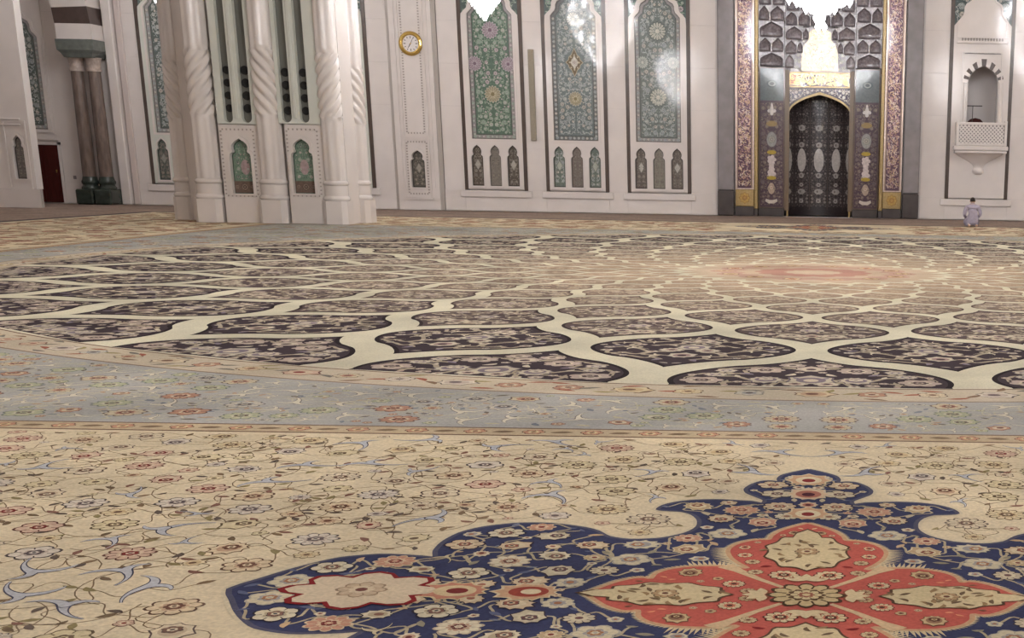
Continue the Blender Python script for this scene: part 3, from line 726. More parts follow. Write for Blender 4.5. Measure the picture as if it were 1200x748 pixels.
# clock
CYK = D - .2; ckx, ckz = WX(481, 51, CYK), WZ(481, 51, CYK); cr_ = .405
t = thing('wall_clock', 'round gold-rimmed wall clock with a white dial on the marble pilaster', 'clock', (ckx, D - .16, ckz - cr_))
def ring_y(name, cx, cy, cz, prof, m, parent, n=40):
    v = []; f = []
    for r, d in prof:
        for i in range(n): a = 2 * math.pi * i / n; v.append((cx + r * math.cos(a), cy - d, cz + r * math.sin(a)))
    for j in range(len(prof) - 1):
        for i in range(n): f.append((j * n + i, j * n + (i + 1) % n, (j + 1) * n + (i + 1) % n, (j + 1) * n + i))
    return mesh(name, v, f, m, parent, True)
ring_y('gold_rim', ckx, D - .16, ckz, [(cr_, 0), (cr_, .05), (cr_ * .95, .08), (cr_ * .86, .07), (cr_ * .82, .095), (cr_ * .72, .09), (cr_ * .68, .05), (cr_ * .68, .03)], GOLD, t)
dial = ring_y('dial', ckx, D - .16, ckz, [(cr_ * .7, .035), (.001, .035)], DIAL, t)
for i in range(12):
    a = math.pi / 6 * i; ln = .05 if i % 3 else .075; r_ = cr_ * .6
    p = Pat(); d = np.array([math.sin(a), math.cos(a)]); q = np.array([d[1], -d[0]]); c0 = np.array([ckx, ckz]) + d * r_; c1 = c0 - d * ln
    p.add([c0 + q * .012, c0 - q * .012, c1 - q * .012, c1 + q * .012], (60, 56, 60), 1); p.build('hour_mark', vert(D - .197), TILE, dial)
for a, ln, w, nm in ((math.radians(26), .21, .014, 'minute_hand'), (math.radians(212), .17, .02, 'hour_hand')):
    d = np.array([math.sin(a), math.cos(a)]); q = np.array([d[1], -d[0]]); c0 = np.array([ckx, ckz])
    p = Pat(); p.add([c0 - d * .04 + q * w, c0 - d * .04 - q * w, c0 + d * ln - q * w * .4, c0 + d * ln + q * w * .4], (40, 38, 42), 3); p.build(nm, vert(D - .2), TILE, t)
box('hub', ckx - .018, ckx + .018, D - .215, D - .2, ckz - .018, ckz + .018, GOLD, t, bev=.006)

# slim column loudspeaker between two tile panels
lx0, lx1 = WX(620.5, 100), WX(627.0, 100); lz0, lz1 = WZ(625, 165), WZ(622, 58)
t = thing('column_loudspeaker', 'tall slim beige column loudspeaker fixed to the marble between two tile panels', 'loudspeaker', ((lx0 + lx1) / 2, D, lz0))
box('cabinet', lx0, lx1, D - .13, D - .02, lz0, lz1, BEIGE, t, bev=.015)
box('front_grille', lx0 + .02, lx1 - .02, D - .14, D - .13, lz0 + .06, lz1 - .06, mat('beige grille', (148, 138, 122), 0.6, var=.2, vscale=60), t)
for z in (lz0 + .3, lz1 - .3): box('wall_bracket', lx0 + .05, lx1 - .05, D - .03, D + .005, z - .05, z + .05, BEIGE, t)

# ------------------------------------------------------------------ mihrab
t = MI = thing('mihrab', 'tall mihrab of coloured tile and gold with muqarnas hood and dark arched niche', 'mihrab', (MXC, D, 0))
def mirror(x): return 2 * MXC - x
g0, g1 = WX(842, 225), WX(861, 225)
b0_, b1_ = WX(862.5, 225), WX(884, 225)
gl0, gl1 = WX(884.5, 225), WX(888.5, 225)
p0_, p1_ = WX(889, 225), WX(919, 225)
a0_, a1_ = WX(924, 200), WX(995, 200); aw = a1_ - a0_
zsq0, zsq1 = WZ(875, 241.5), WZ(875, 222)
def scribble(P, x0, x1, z0, z1, cols, seed, n, sc=.12, L=2, w=.017):
    rng = random.Random(seed)
    for i in range(n):
        x = rng.uniform(x0 + .03, x1 - .03); z = rng.uniform(z0 + .03, z1 - .03)
        a = rng.choice((0, math.pi / 2, math.pi / 2, math.pi, 2.4)) + rng.uniform(-.3, .3)
        pts = [(min(max(u, x0 + .015), x1 - .015), min(max(v, z0 + .015), z1 - .015)) for u, v in arc(x, z, a, sc * rng.uniform(.5, 1.6), rng.uniform(-2.6, 2.6), 6)]
        ribbon(P, pts, lambda q: w * (1.1 - .6 * q), rng.choice(cols), L + (i % 3))
        if i % 4 == 0: disc(P, x, z, .016, rng.choice(cols), L + 3, 5)
for s in (1, -1):
    X = (lambda x: x) if s > 0 else mirror
    box('grey_pier', X(g0), X(g1), D - .42, D + .12, zsq1 - .04, 10, GREY, t, bev=.04); box('pier_base', X(g0) , X(g1), D - .46, D + .12, 0, zsq1 - .045, GREYD, t, bev=.03)
    box('pier_arris', X(g0 - .07), X(g0 - .005), D - .2, D + .1, 0, 10, mat('pale polished edge', (206, 200, 198), 0.08), t)
    P = Pat(); xa, xb = sorted((X(b0_), X(b1_)))
    P.add(rect(xa, xb, zsq1 + .01, 9.6), (206, 186, 176), 0); P.add(rect(xa + .05, xb - .05, zsq1 + .05, 9.5), (140, 120, 104), 1); P.add(rect(xa + .09, xb - .09, zsq1 + .05, 9.5), (78, 54, 70), 2)
    scribble(P, xa + .1, xb - .1, zsq1 + .1, 9.4, [(196, 172, 140), (180, 150, 110), (206, 190, 176), (160, 124, 118), (170, 136, 140)], 5 + s, 1300, sc=.085, L=3, w=.0105)
    P.build('calligraphy_band', vert(D - .36), TILEM, t); box('band_core', xa, xb, D - .355, D + .12, zsq1, 9.6, GREYD, t)
    q = box('gold_square', xa, xb, D - .38, D + .12, zsq0, zsq1, GOLDM, t, bev=.015)
    P = Pat(); mx = (xa + xb) / 2; mz = (zsq0 + zsq1) / 2; rosette(P, mx, mz, .2, ((150, 112, 60), (196, 160, 90), (160, 120, 66), (190, 150, 90)), 8, 0, 1); P.build('rosette', vert(D - .381), TILEM, q)
    box('band_plinth', xa, xb, D - .4, D + .12, 0, zsq0 - .005, GREYD, t, bev=.01)
    box('gold_border', X(gl0), X(gl1), D - .4, D + .12, .25, 10, GOLDM, t, bev=.02); box('border_foot', X(gl0) , X(gl1), D - .41, D + .12, 0, .245, GREYD, t)
    # inner tiled pilaster
    xa, xb = sorted((X(p0_), X(p1_))); pcx = (xa + xb) / 2; zt = WZ(905, 79)
    box('pilaster_core', xa, xb, D + .0, D + .5, .27, zt, GREYD, t)
    P = Pat(); S = Pat(((1, 1), (-1, 1)), pcx, 0)
    P.add(rect(xa, xb, .28, zt), (96, 80, 74), 0); zg = WZ(905, 118)
    P.add(rect(xa + .05, xb - .05, .32, zg), (78, 60, 72), 1); P.add(rect(xa + .05, xb - .05, zg, zt - .03), (92, 102, 106), 1)
    PTM = dict(vine=(118, 102, 96), leaf=[(136, 120, 108), (66, 60, 76), (150, 132, 104), (100, 82, 90)], split=((56, 46, 56), (156, 144, 132)), flower=[((62, 52, 62), (140, 124, 114), (104, 86, 90), (160, 146, 130)), ((134, 118, 104), (88, 78, 92), (146, 130, 114), (62, 54, 66))])
    flora(S, lambda x, z: xa + .06 < x < pcx - .004 and .36 < z < zg - .03, (xa, pcx, .3, zg), .19, PTM, 61, L=2, rs=(.26, .42), vw=.04, fill=.4, splits=.3)
    zl = lambda y: WZ(905, y)
    # vase-and-medallion column
    P.add([(pcx - .22, zl(236)), (pcx - .1, zl(238.5)), (pcx + .1, zl(238.5)), (pcx + .22, zl(236)), (pcx + .2, zl(233)), (pcx + .07, zl(234.5)), (pcx - .07, zl(234.5)), (pcx - .2, zl(233))], (206, 196, 186), 8)
    disc(P, pcx, zl(221), .12, (176, 156, 140), 8, 14, .2); rosette(P, pcx, zl(220), .08, ((120, 90, 84), (206, 190, 170), (150, 110, 100), (206, 190, 170)), 6, 0, 9)
    for yy, r in ((204, .17), (198.5, .12), (187, .17), (191, .12)): scallop(P, pcx, zl(yy), r, 5, .3, (206, 192, 190), 8)
    disc(P, pcx, zl(195), .09, (206, 192, 190), 9, 8, .22)
    disc(P, pcx, zl(208.5), .17, (176, 152, 60), 8, 12, .07); disc(P, pcx, zl(178.5), .17, (186, 160, 64), 8, 12, .07)
    disc(P, pcx, zl(163.5), .2, (96, 84, 92), 8, 16, .29); disc(P, pcx, zl(163.5), .175, (150, 150, 146), 9, 16, .26); rosette(P, pcx, zl(163.5), .13, ((110, 110, 110), (170, 166, 156), (130, 124, 124), (180, 172, 160)), 8, 0, 10)
    disc(P, pcx, zl(145), .2, (150, 126, 84), 8, 14, .1)
    scallop(P, pcx, zl(130), .16, 4, .45, (206, 200, 198), 8, math.pi / 2); disc(P, pcx, zl(127), .05, (214, 208, 204), 9, 8, .2)
    for f, c, k in ((1, (70, 84, 88), 8), (.7, (140, 150, 148), 9), (.4, (70, 80, 86), 10)): disc(P, pcx, zl(98), .19 * f, c, k, 14, .13 * f)
    P.p += S.p; P.build('tiled_pilaster', vert(D - .002), TILE, t)
    box('pilaster_plinth', xa, xb, D - .03, D + .5, 0, .265, GREYD, t, bev=.01)
    box('inner_gold_border', X(p1_ + .005), X(WX(924.2, 225)), D + .02, D + .5, .2, WZ(921, 82), mat('dark gilt edge', (112, 92, 70), .3), t)
# arch wall with the niche
YA = D + .14; zsp, zap = WZ(960, 135), WZ(960, 111); acx = (a0_ + a1_) / 2
aop = pointed(acx, .0, aw, zsp, zap - zsp)
in0, in1 = X_ = p1_ + .1, mirror(p1_) - .1
ztop = WZ(960, 83.5)
aw_in = lambda dd: pointed(acx, .0, aw - dd, zsp, zap - zsp - dd * .5)
plate('arch_wall', rect(in0, in1, -.005, ztop - .02), [pointed(acx, .0, aw, zsp, zap - zsp)], YA, YA + .35, mat('dark tile ground', (58, 46, 62), 0.2, var=.3, vscale=20), t)
P = Pat(((1, 1), (-1, 1)), acx, 0); ino = inpoly(pointed(acx, -.1, aw + .26, zsp + .1, zap - zsp + .12))
PTS = dict(vine=(150, 130, 120), leaf=[(176, 160, 150), (130, 110, 116), (196, 180, 160)], split=((60, 50, 60), (196, 184, 170)), flower=[((70, 60, 70), (186, 170, 156), (130, 100, 110), (206, 196, 180))])
flora(P, lambda x, z: in0 + .04 < x < acx - .003 and WZ(960, 140) < z < WZ(960, 104) and not ino(x, z), (in0, acx, WZ(960, 140), WZ(960, 104)), .16, PTS, 19, L=1, rs=(.28, .42), vw=.05, fill=.45, splits=.2)
P.build('spandrel_tile', vert(YA - .001), TILE, t)
plate('gold_arch_frame', pointed(acx, .0, aw + .13, zsp, zap - zsp + .09), [pointed(acx, .0, aw, zsp, zap - zsp)], YA - .05, YA + .02, GOLDM, t)
P = Pat(); zi0, zi1 = WZ(960, 102.5), WZ(960, 84.5)
P.add(rect(in0, in1, zi0, zi1), (176, 146, 92), 0); P.add(rect(in0 + .04, in1 - .04, zi0 + .04, zi1 - .04), (66, 54, 70), 1)
scribble(P, in0 + .05, in1 - .05, zi0 + .05, zi1 - .05, [(232, 204, 130), (224, 190, 110), (236, 216, 160)], 31, 170, sc=.24, L=2)
P.add(rect(in0 + .06, in0 + .4, zi0 + .08, zi1 - .08), (176, 116, 84), 2); scribble(P, in0 + .08, in0 + .38, zi0 + .1, zi1 - .1, [(214, 150, 110), (120, 70, 60)], 2, 20, L=3)
P.build('inscription_band', vert(YA - .03), TILEM, t); box('inscription_core', in0, in1, YA - .028, YA + .35, zi0, zi1, GREYD, t)
# back of the hood
P = Pat(); zb0, zb1 = zi1 + .01, 9.0
P.add(rect(in0, in1, zb0, zb1), (112, 104, 108), 0); S = Pat(((1, 1), (-1, 1)), acx, 0)
flora(S, lambda x, z: in0 + .03 < x < acx - .5 and zb0 + .03 < z < 6.6, (in0, acx, zb0, 6.6), .2, PT_DARK, 55, L=1, rs=(.3, .42), vw=.04, fill=.4)
P.p += S.p; P.build('hood_tile', vert(YA + .06), TILE, t)
P = Pat(); h = lambda x, y: (WX(x, y), WZ(960, y))
P.add([h(939.5, 83), h(982, 83), h(982, 60), h(979, 52), h(974, 46), h(974, 38), h(969, 34), h(953, 34), h(948, 38), h(948, 46), h(943, 52), h(939.5, 60)], (186, 168, 140), 1)
scribble(P, WX(942, 60), WX(979, 60), zb0 + .05, WZ(960, 50), [(226, 204, 150), (150, 128, 104), (236, 224, 196), (120, 100, 90)], 33, 150, sc=.16, L=2, w=.012)
scribble(P, WX(950, 40), WX(972, 40), WZ(960, 49), WZ(960, 36), [(226, 204, 150), (150, 128, 104), (236, 224, 196)], 34, 50, sc=.14, L=2, w=.012)
P.build('hood_panel', vert(YA + .055), TILEM, t); box('hood_core', MI0 - .02, MI1 + .02, YA + .075, YA + .5, zb0, 9.2, GREYD, t)
# niche: half-round, dark, with five columns of medallions
rad = aw / 2 + .12; ny = YA + .33
def cyl(b, L):
    th = (b[:, 0]) ; r = rad - L * .001
    return np.column_stack([acx + r * np.sin(th), ny + r * .85 * np.cos(th), b[:, 1]])
NH = zap + .25
v = []; f = []
ns = 32; zs_ = [0.0] + [i * NH / 24 for i in range(1, 25)]
for z in zs_:
    for i in range(ns + 1):
        th = -math.pi / 2 + math.pi * i / ns; v.append((acx + (rad + .01) * math.sin(th), ny + (rad + .01) * .85 * math.cos(th), z))
for j in range(len(zs_) - 1):
    for i in range(ns): k = j * (ns + 1) + i; f.append((k, k + 1, k + ns + 2, k + ns + 1))
nch = mesh('niche_wall', v, f, mat('dark niche tile', (40, 31, 34), 0.35, var=.3, vscale=20), t, True)
box('niche_lid', acx - rad - .02, acx + rad + .02, ny, ny + rad, NH, NH + .05, GREYD, t)
P = Pat(); rng = random.Random(9)
PN_ = dict(vine=(108, 98, 98), leaf=[(128, 118, 116), (90, 80, 84), (150, 140, 136)], split=((40, 34, 38), (150, 142, 138)), flower=[((50, 42, 46), (144, 136, 132), (100, 92, 94), (160, 150, 144)), ((130, 122, 118), (70, 60, 66), (150, 142, 136), (80, 70, 74))])
zn = lambda y: WZ(960, y, D + 1.0)
for k in range(5):
    th0 = (k - 2) * .56; w = .2
    S = Pat(((1, 1), (-1, 1)), th0, 0)
    flora(S, lambda x, z: th0 - .26 < x < th0 - .003 and .3 < z < NH - .1, (th0 - .26, th0, .3, NH - .1), .135, PN_, 90, L=1, rs=(.26, .42), vw=.035, fill=.42, splits=.3)
    P.p += S.p
    for x in (th0 - .28,): P.add(rect(x - .008, x + .008, .2, NH - .3), (100, 88, 84), 4)
    disc(P, th0, zn(188), .155, (196, 190, 186), 8, 16, .42); disc(P, th0, zn(188), .11, (172, 164, 162), 9, 14, .3)
    for yy, a, b in ((225, .14, .1), (150, .12, .11), (206, .09, .1), (170, .1, .1), (236, .08, .08), (217, .07, .07)): disc(P, th0, zn(yy), a, (170, 164, 160), 8, 10, b); disc(P, th0, zn(yy), a * .5, (120, 110, 110), 9, 8, b * .5)
P.add(rect(th0 + .0, th0 + .0001, 1, 1.001), (0, 0, 0), 1)
P.build('niche_tilework', cyl, TILE, t)
# muqarnas hood: arched cells in stepped tiers
def cell_mesh(n=20, m_=24):
    v = []; f = []
    for j in range(m_ + 1):
        z = j / m_
        for i in range(n + 1):
            x = -1 + 2 * i / n
            lim = .9 * (1 - max(0, (z - .4) / .52) ** 2.0) if z < .92 else 0
            d = 0.0
            if abs(x) < lim and z > .04:
                d = math.sqrt(max(0, 1 - (x / lim) ** 2)) * min(1, (z - .02) * 9) * (1 - .55 * max(0, (z - .3)))
            v.append((x / 2, d, z))
    for j in range(m_):
        for i in range(n): k = j * (n + 1) + i; f.append((k, k + 1, k + n + 2, k + n + 1))
    # solid sides, so that a cell is a block with a hollow front
    b = len(v); v += [(-.5, 1.3, 0), (.5, 1.3, 0), (.5, 1.3, 1), (-.5, 1.3, 1)]
    bl, br_, tr, tl = 0, n, m_ * (n + 1) + n, m_ * (n + 1)
    f += [(b, bl, tl, b + 3), (br_, b + 1, b + 2, tr), tuple([b + 3] + list(range(tl, tr + 1)) + [b + 2]), tuple([b] + [b + 1] + list(range(n, -1, -1)))]
    me = bpy.data.meshes.new('muqarnas_cell'); me.from_pydata(v, [], f); me.update(); me.materials.append(STUCCO); return me
CM = cell_mesh()
def cell(x0, x1, ytop, ybot, yfront, depth=.28):
    for s in (1, -1):
        zb, ztp = WZ(960, ybot), WZ(960, ytop); xa, xb = WX(x0, (ytop + ybot) / 2), WX(x1, (ytop + ybot) / 2)
        xc = (xa + xb) / 2; xc = xc if s > 0 else mirror(xc)
        o = bpy.data.objects.new('muqarnas_cell', CM); COL.objects.link(o); o.parent = t; o.matrix_parent_inverse = Matrix.Translation(-t.location)
        o.location = (xc, yfront, zb); o.scale = ((xb - xa) * 1.0, depth * .6, ztp - zb)
for c in [(889, 919, 62, 79, D - .02, .3), (889, 904, 45, 62, D - .06, .24), (904, 919, 45, 62, D - .06, .24), (889, 919, 26, 45, D - .12, .34), (889, 902, 8, 26, D - .18, .28), (902, 920, 8, 26, D - .18, .34),
          (889, 905, -12, 8, D - .24, .3), (905, 921, -12, 8, D - .24, .3), (919.5, 931, 64, 80, YA - .02, .06), (920, 934, 47, 64, YA - .12, .16), (934, 941, 49, 62, YA - .04, .1), (920, 941, 31, 47, YA - .2, .24), (941, 948, 33, 46, YA - .1, .14),
          (920.5, 935, 14, 31, D - .1, .3), (935, 950, 13, 31, D - .12, .3), (950, 956, 16, 30, D + .02, .14), (921, 938, -6, 14, D - .2, .3), (938, 957, -6, 13, D - .22, .3), (921, 940, -30, -6, D - .25, .3), (940, 960, -30, -6, D - .25, .3), (889, 921, -34, -12, D - .28, .34)]:
    cell(*c)

# ------------------------------------------------------------------ balcony bay on the right
xa, xb = br; bcx = (xa + xb) / 2
t = thing('balcony_bay', 'white marble wall bay framed by dark strips, holding a small lattice balcony and striped arch', 'balcony', (bcx, D, 0))
for sx in (xa - .13, xb): box('dark_strip', sx, sx + .13, D - .03, D + .12, ZB - .03, 9, STRIP, t)
ox0, ox1 = WX(1133.5, 120), WX(1168.5, 120); oz0, osp, oap = WZ(1150, 170), WZ(1150, 97), WZ(1150, 77)
op = pointed((ox0 + ox1) / 2, oz0, ox1 - ox0, osp - oz0, oap - osp)
zc0 = WZ(1150, 27)
fo = lobed(bcx, 4.8, (xb - xa) - .22, zc0 - 4.8, 1.15)
outer = [(xa, ZB), (xb, ZB), (xb, zc0 - .1)] + fo[2:-2] + [(xa, zc0 - .1)]
plate('white_frame', outer, [op], D - .05, D + .12, MARBLE, t)
mo = lobed(bcx, WZ(1150, 45), (xb - xa) - .22, zc0 - WZ(1150, 45), 1.15); plate('arch_moulding', mo, [lobed(bcx, WZ(1150, 45) + .08, (xb - xa) - .38, zc0 - WZ(1150, 45) - .08, 1.07)], D - .09, D - .05, MARBLE, t)
sp = Pat(); P = Pat(((1, 1), (-1, 1)), bcx, 0); sp.add(rect(xa, xb, zc0 - .3, 9), (80, 92, 92), 0)
flora(P, lambda x, z: xa + .02 < x < bcx - .02 and zc0 - .3 < z < 8.9, (xa, bcx, zc0 - .3, 8.9), .26, PT_TEAL, 15, L=2, rs=(.3, .45), vw=.04, fill=.5)
sp.p += P.p; sp.build('spandrel_tile', vert(D + .06), TILE, t)
bd = beads('crenellated_band', xa + .25, xb - .25, WZ(1150, 47), WZ(1150, 45.5), D - .05, t, step=.1, s=.035)
box('cornice', xa + .1, xb - .1, D - .12, D - .05, WZ(1150, 51.5), WZ(1150, 48.5), MARBLE, t, bev=.015)
molding('alfiz_moulding', WX(1129.5, 80), WX(1173, 80), oz0 - .02, WZ(1150, 63), .05, D - .05, .05, t)
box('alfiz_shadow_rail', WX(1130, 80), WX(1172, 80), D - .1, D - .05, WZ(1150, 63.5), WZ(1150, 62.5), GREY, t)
# voussoirs round the arch
oc = (ox0 + ox1) / 2; hw = (ox1 - ox0) / 2
inner = pointed(oc, oz0, ox1 - ox0, osp - oz0, oap - osp, 24)[1:-1]
inner = np.array(inner); outr = np.array(pointed(oc, oz0, (ox1 - ox0) + .38, osp - oz0, oap - osp + .26, 24)[1:-1])
NV = 15; idx = np.linspace(0, len(inner) - 1, NV + 1)
def at(arr, i): k = int(min(i, len(arr) - 2)); return arr[k] + (arr[k + 1] - arr[k]) * (i - k)
for i in range(NV):
    q = [at(inner, idx[i]), at(outr, idx[i]), at(outr, idx[i + 1]), at(inner, idx[i + 1])]
    plate('voussoir', [tuple(p) for p in q], [], D - .085, D - .045, VOUS if i % 2 else MARBLE, t)
for s in (-1, 1): box('jamb_shaft', oc + s * (hw + .02), oc + s * (hw + .17), D - .11, D - .05, oz0, osp + .02, MARBLE, t, bev=.03)
# recess behind the arch
rc = box('recess_back', BAL[0][0] - .3, BAL[1][0] + .3, D + 1.6, D + 1.7, BAL[0][1] - .3, BAL[2][1] + .3, mat('grey plaster recess', (214, 206, 204), 0.3), t)
box('recess_side', BAL[0][0] - .1, BAL[0][0] - .02, D + .5, D + 1.6, BAL[0][1] - .1, BAL[2][1] + .1, MARBLE, t); box('recess_side', BAL[1][0] + .02, BAL[1][0] + .1, D + .5, D + 1.6, BAL[0][1] - .1, BAL[2][1] + .1, MARBLE, t)
box('recess_floor', BAL[0][0] - .1, BAL[1][0] + .1, D + .5, D + 1.6, BAL[0][1] - .1, BAL[0][1] - .02, MARBLE, t); box('recess_top', BAL[0][0] - .1, BAL[1][0] + .1, D + .5, D + 1.6, BAL[2][1] + .02, BAL[2][1] + .1, MARBLE, t)
# balcony
YBL = D - .62
rx0, rx1 = WX(1120.5, 160, YBL), WX(1180, 160, YBL); rz0, rz1 = WZ(1150, 170.5, YBL), WZ(1150, 143.5, YBL); rcx = (rx0 + rx1) / 2
box('balcony_floor', rx0 - .06, rx1 + .06, YBL - .06, D - .05, rz0 - .18, rz0 - .02, MARBLE, t, bev=.03); box('floor_moulding', rx0 - .02, rx1 + .02, YBL - .02, D - .05, rz0 - .27, rz0 - .185, MARBLE, t, bev=.02)
pr = []
prof = [(.97, 0), (.9, -.06), (.72, -.14), (.55, -.22), (.38, -.3), (.26, -.38), (.2, -.46), (.2, -.52), (.24, -.56), (.22, -.66), (.12, -.72), (0.02, -.73)]
v = []; f = []; ns = 16
for r, z in prof:
    for i in range(ns + 1):
        th = math.pi * i / ns; v.append((rcx + (rx1 - rx0) / 2 * r * math.cos(th), D - .05 - .5 * max(r, .02) * math.sin(th), rz0 - .27 + z))
for j in range(len(prof) - 1):
    for i in range(ns): k = j * (ns + 1) + i; f.append((k, k + 1, k + ns + 2, k + ns + 1))
mesh('bracket', v, f, MARBLE, t, True)
box('top_rail', rx0, rx1, YBL - .04, YBL + .05, rz1 - .09, rz1, MARBLE, t, bev=.015); box('bottom_rail', rx0, rx1, YBL - .04, YBL + .05, rz0 - .01, rz0 + .07, MARBLE, t, bev=.015)
for x in (rx0, rx1 - .1): box('corner_post', x, x + .1, YBL - .045, YBL + .055, rz0 - .02, rz1 + .06, MARBLE, t, bev=.015)
for x in (rx0, rx1 - .08): box('side_parapet', x, x + .08, YBL + .056, D - .05, rz0 - .01, rz1, MARBLE, t)
def lattice(x0, x1, z0, z1, y, parent, pitch=.13, w=.022):
    bm = bmesh.new()
    for sgn in (1, -1):
        k = -int((z1 - z0) / pitch) - 1
        while True:
            c = x0 + k * pitch; k += 1
            if c > x1 + (z1 - z0): break
            pts = []
            # line x = c + sgn*(z - zmid) clipped to the panel
            z_a, z_b = z0, z1
            if sgn > 0: xs = lambda z: c + (z - z0)
            else: xs = lambda z: c - (z - z0)
            zz = [z for z in np.linspace(z0, z1, 60) if x0 <= xs(z) <= x1]
            if len(zz) < 3: 
                if sgn > 0 and c > x1: break
                continue
            za, zb = zz[0], zz[-1]; q = w * .707
            a = [(xs(za) - q, za + q * sgn), (xs(za) + q, za - q * sgn), (xs(zb) + q, zb - q * sgn), (xs(zb) - q, zb + q * sgn)]
            yo = y + (.004 if sgn > 0 else 0)
            vs = [bm.verts.new((p[0], yo, p[1])) for p in a] + [bm.verts.new((p[0], yo + .03, p[1])) for p in a]
            for g in ((0, 1, 2, 3), (4, 7, 6, 5), (0, 4, 5, 1), (1, 5, 6, 2), (2, 6, 7, 3), (3, 7, 4, 0)): bm.faces.new([vs[i] for i in g])
    return frombm('lattice', bm, MARBLE, parent)
box('lattice_shade_panel', rx0 + .1, rx1 - .1, YBL + .03, YBL + .05, rz0 + .06, rz1 - .08, GREY, t)  # added grey sheet; its colour stands in for shade behind the lattice
lo = lattice(rx0 + .11, rx1 - .11, rz0 + .07, rz1 - .09, YBL - .01, t); lo['kind'] = 'stuff'
for k in (1, 2, 3): 
    x = rx0 + (rx1 - rx0) * k / 4; box('foot_peg', x - .04, x + .04, YBL - .02, YBL + .03, rz0 - .02, rz0 - .0, MARBLE, t)
box('plinth_block', xa - .28, xb + .28, D - .1, D + .12, .48, ZB - .04, MARBLE, t, bev=.015); box('base_course', xa - .13, xb + .13, D - .03, D + .12, 0, .478, MARBLE, t, bev=.006)
# chair back and microphone rail standing in the recess
ch = thing('wooden_chair', 'dark red chair whose rounded back shows above the balcony rail', 'chair', (WX(1142, 140, D + 1.2), D + 1.2, BAL[0][1] - .02))
cx0 = WX(1142, 140, D + 1.2); cz = BAL[0][1] - .02
v = [];
bmc = bmesh.new(); bmbox(bmc, cx0 - .24, cx0 + .24, D + .95, D + 1.4, cz + .3, cz + .36); frombm('seat', bmc, WOOD, ch)
hb = WZ(1142, 139, D + .95)
pts = [(cx0 - .27, cz + .36), (cx0 + .27, cz + .36), (cx0 + .27, hb - .1), (cx0 + .18, hb - .02), (cx0, hb + .02), (cx0 - .18, hb - .02), (cx0 - .27, hb - .1)]
plate('backrest', pts, [], D + .93, D + .98, WOOD, ch)
for sx in (-.22, .18):
    for sy in (.95, 1.34): box('leg', cx0 + sx, cx0 + sx + .04, D + sy, D + sy + .04, cz, cz + .3, WOOD, ch)
YM = D + .7
ms = thing('microphone_stand', 'thin dark microphone stand with a cross arm inside the balcony arch', 'microphone stand', (WX(1146, 130, YM), YM, cz))
mx = WX(1140, 125, YM); mzt = WZ(1140, 124.8, YM)
box('pole', mx - .012, mx + .012, YM - .01, YM + .01, cz, mzt, DARKM, ms); box('cross_arm', WX(1130.5, 125, YM), WX(1151, 125, YM), YM - .015, YM + .015, mzt, mzt + .035, DARKM, ms); box('foot', mx - .12, mx + .12, YM - .1, YM + .1, cz, cz + .03, DARKM, ms)

# ------------------------------------------------------------------ clustered pier in the hall
YP = 37.8
def PX(x, y=225, d=YP): return WX(x, y, d)
def PZ(y, x=320, d=YP): return WZ(x, y, d)
pier = thing('clustered_pier', 'massive white marble pier of clustered twisted pilasters with two green tile niches', 'pillar', (PX(320), YP + 2, 0))
def prism(name, pts, z0, z1, m, parent):
    k = len(pts); v = [(a, b, z) for z in (z0, z1) for a, b in pts]
    return mesh(name, v, [(i, (i + 1) % k, (i + 1) % k + k, i + k) for i in range(k)] + [tuple(range(k, 2 * k)), tuple(range(k))[::-1]], m, parent)
prism('pier_core', [(PX(240), YP + .29), (PX(404), YP + .29), (PX(426, 225, YP + 1.4), YP + 1.4), (PX(415, 225, YP + 2.4), YP + 2.4), (PX(360, 225, YP + 3.9), YP + 3.9), (PX(270, 225, YP + 3.9), YP + 3.9), (PX(219, 225, YP + 1.4) - .3, YP + 2.4), (PX(217, 225, YP + 1.4), YP + 1.4)], 0, 14, MARBLE, pier)
zpl, zm1, zm2 = PZ(235), PZ(231), PZ(213.5)
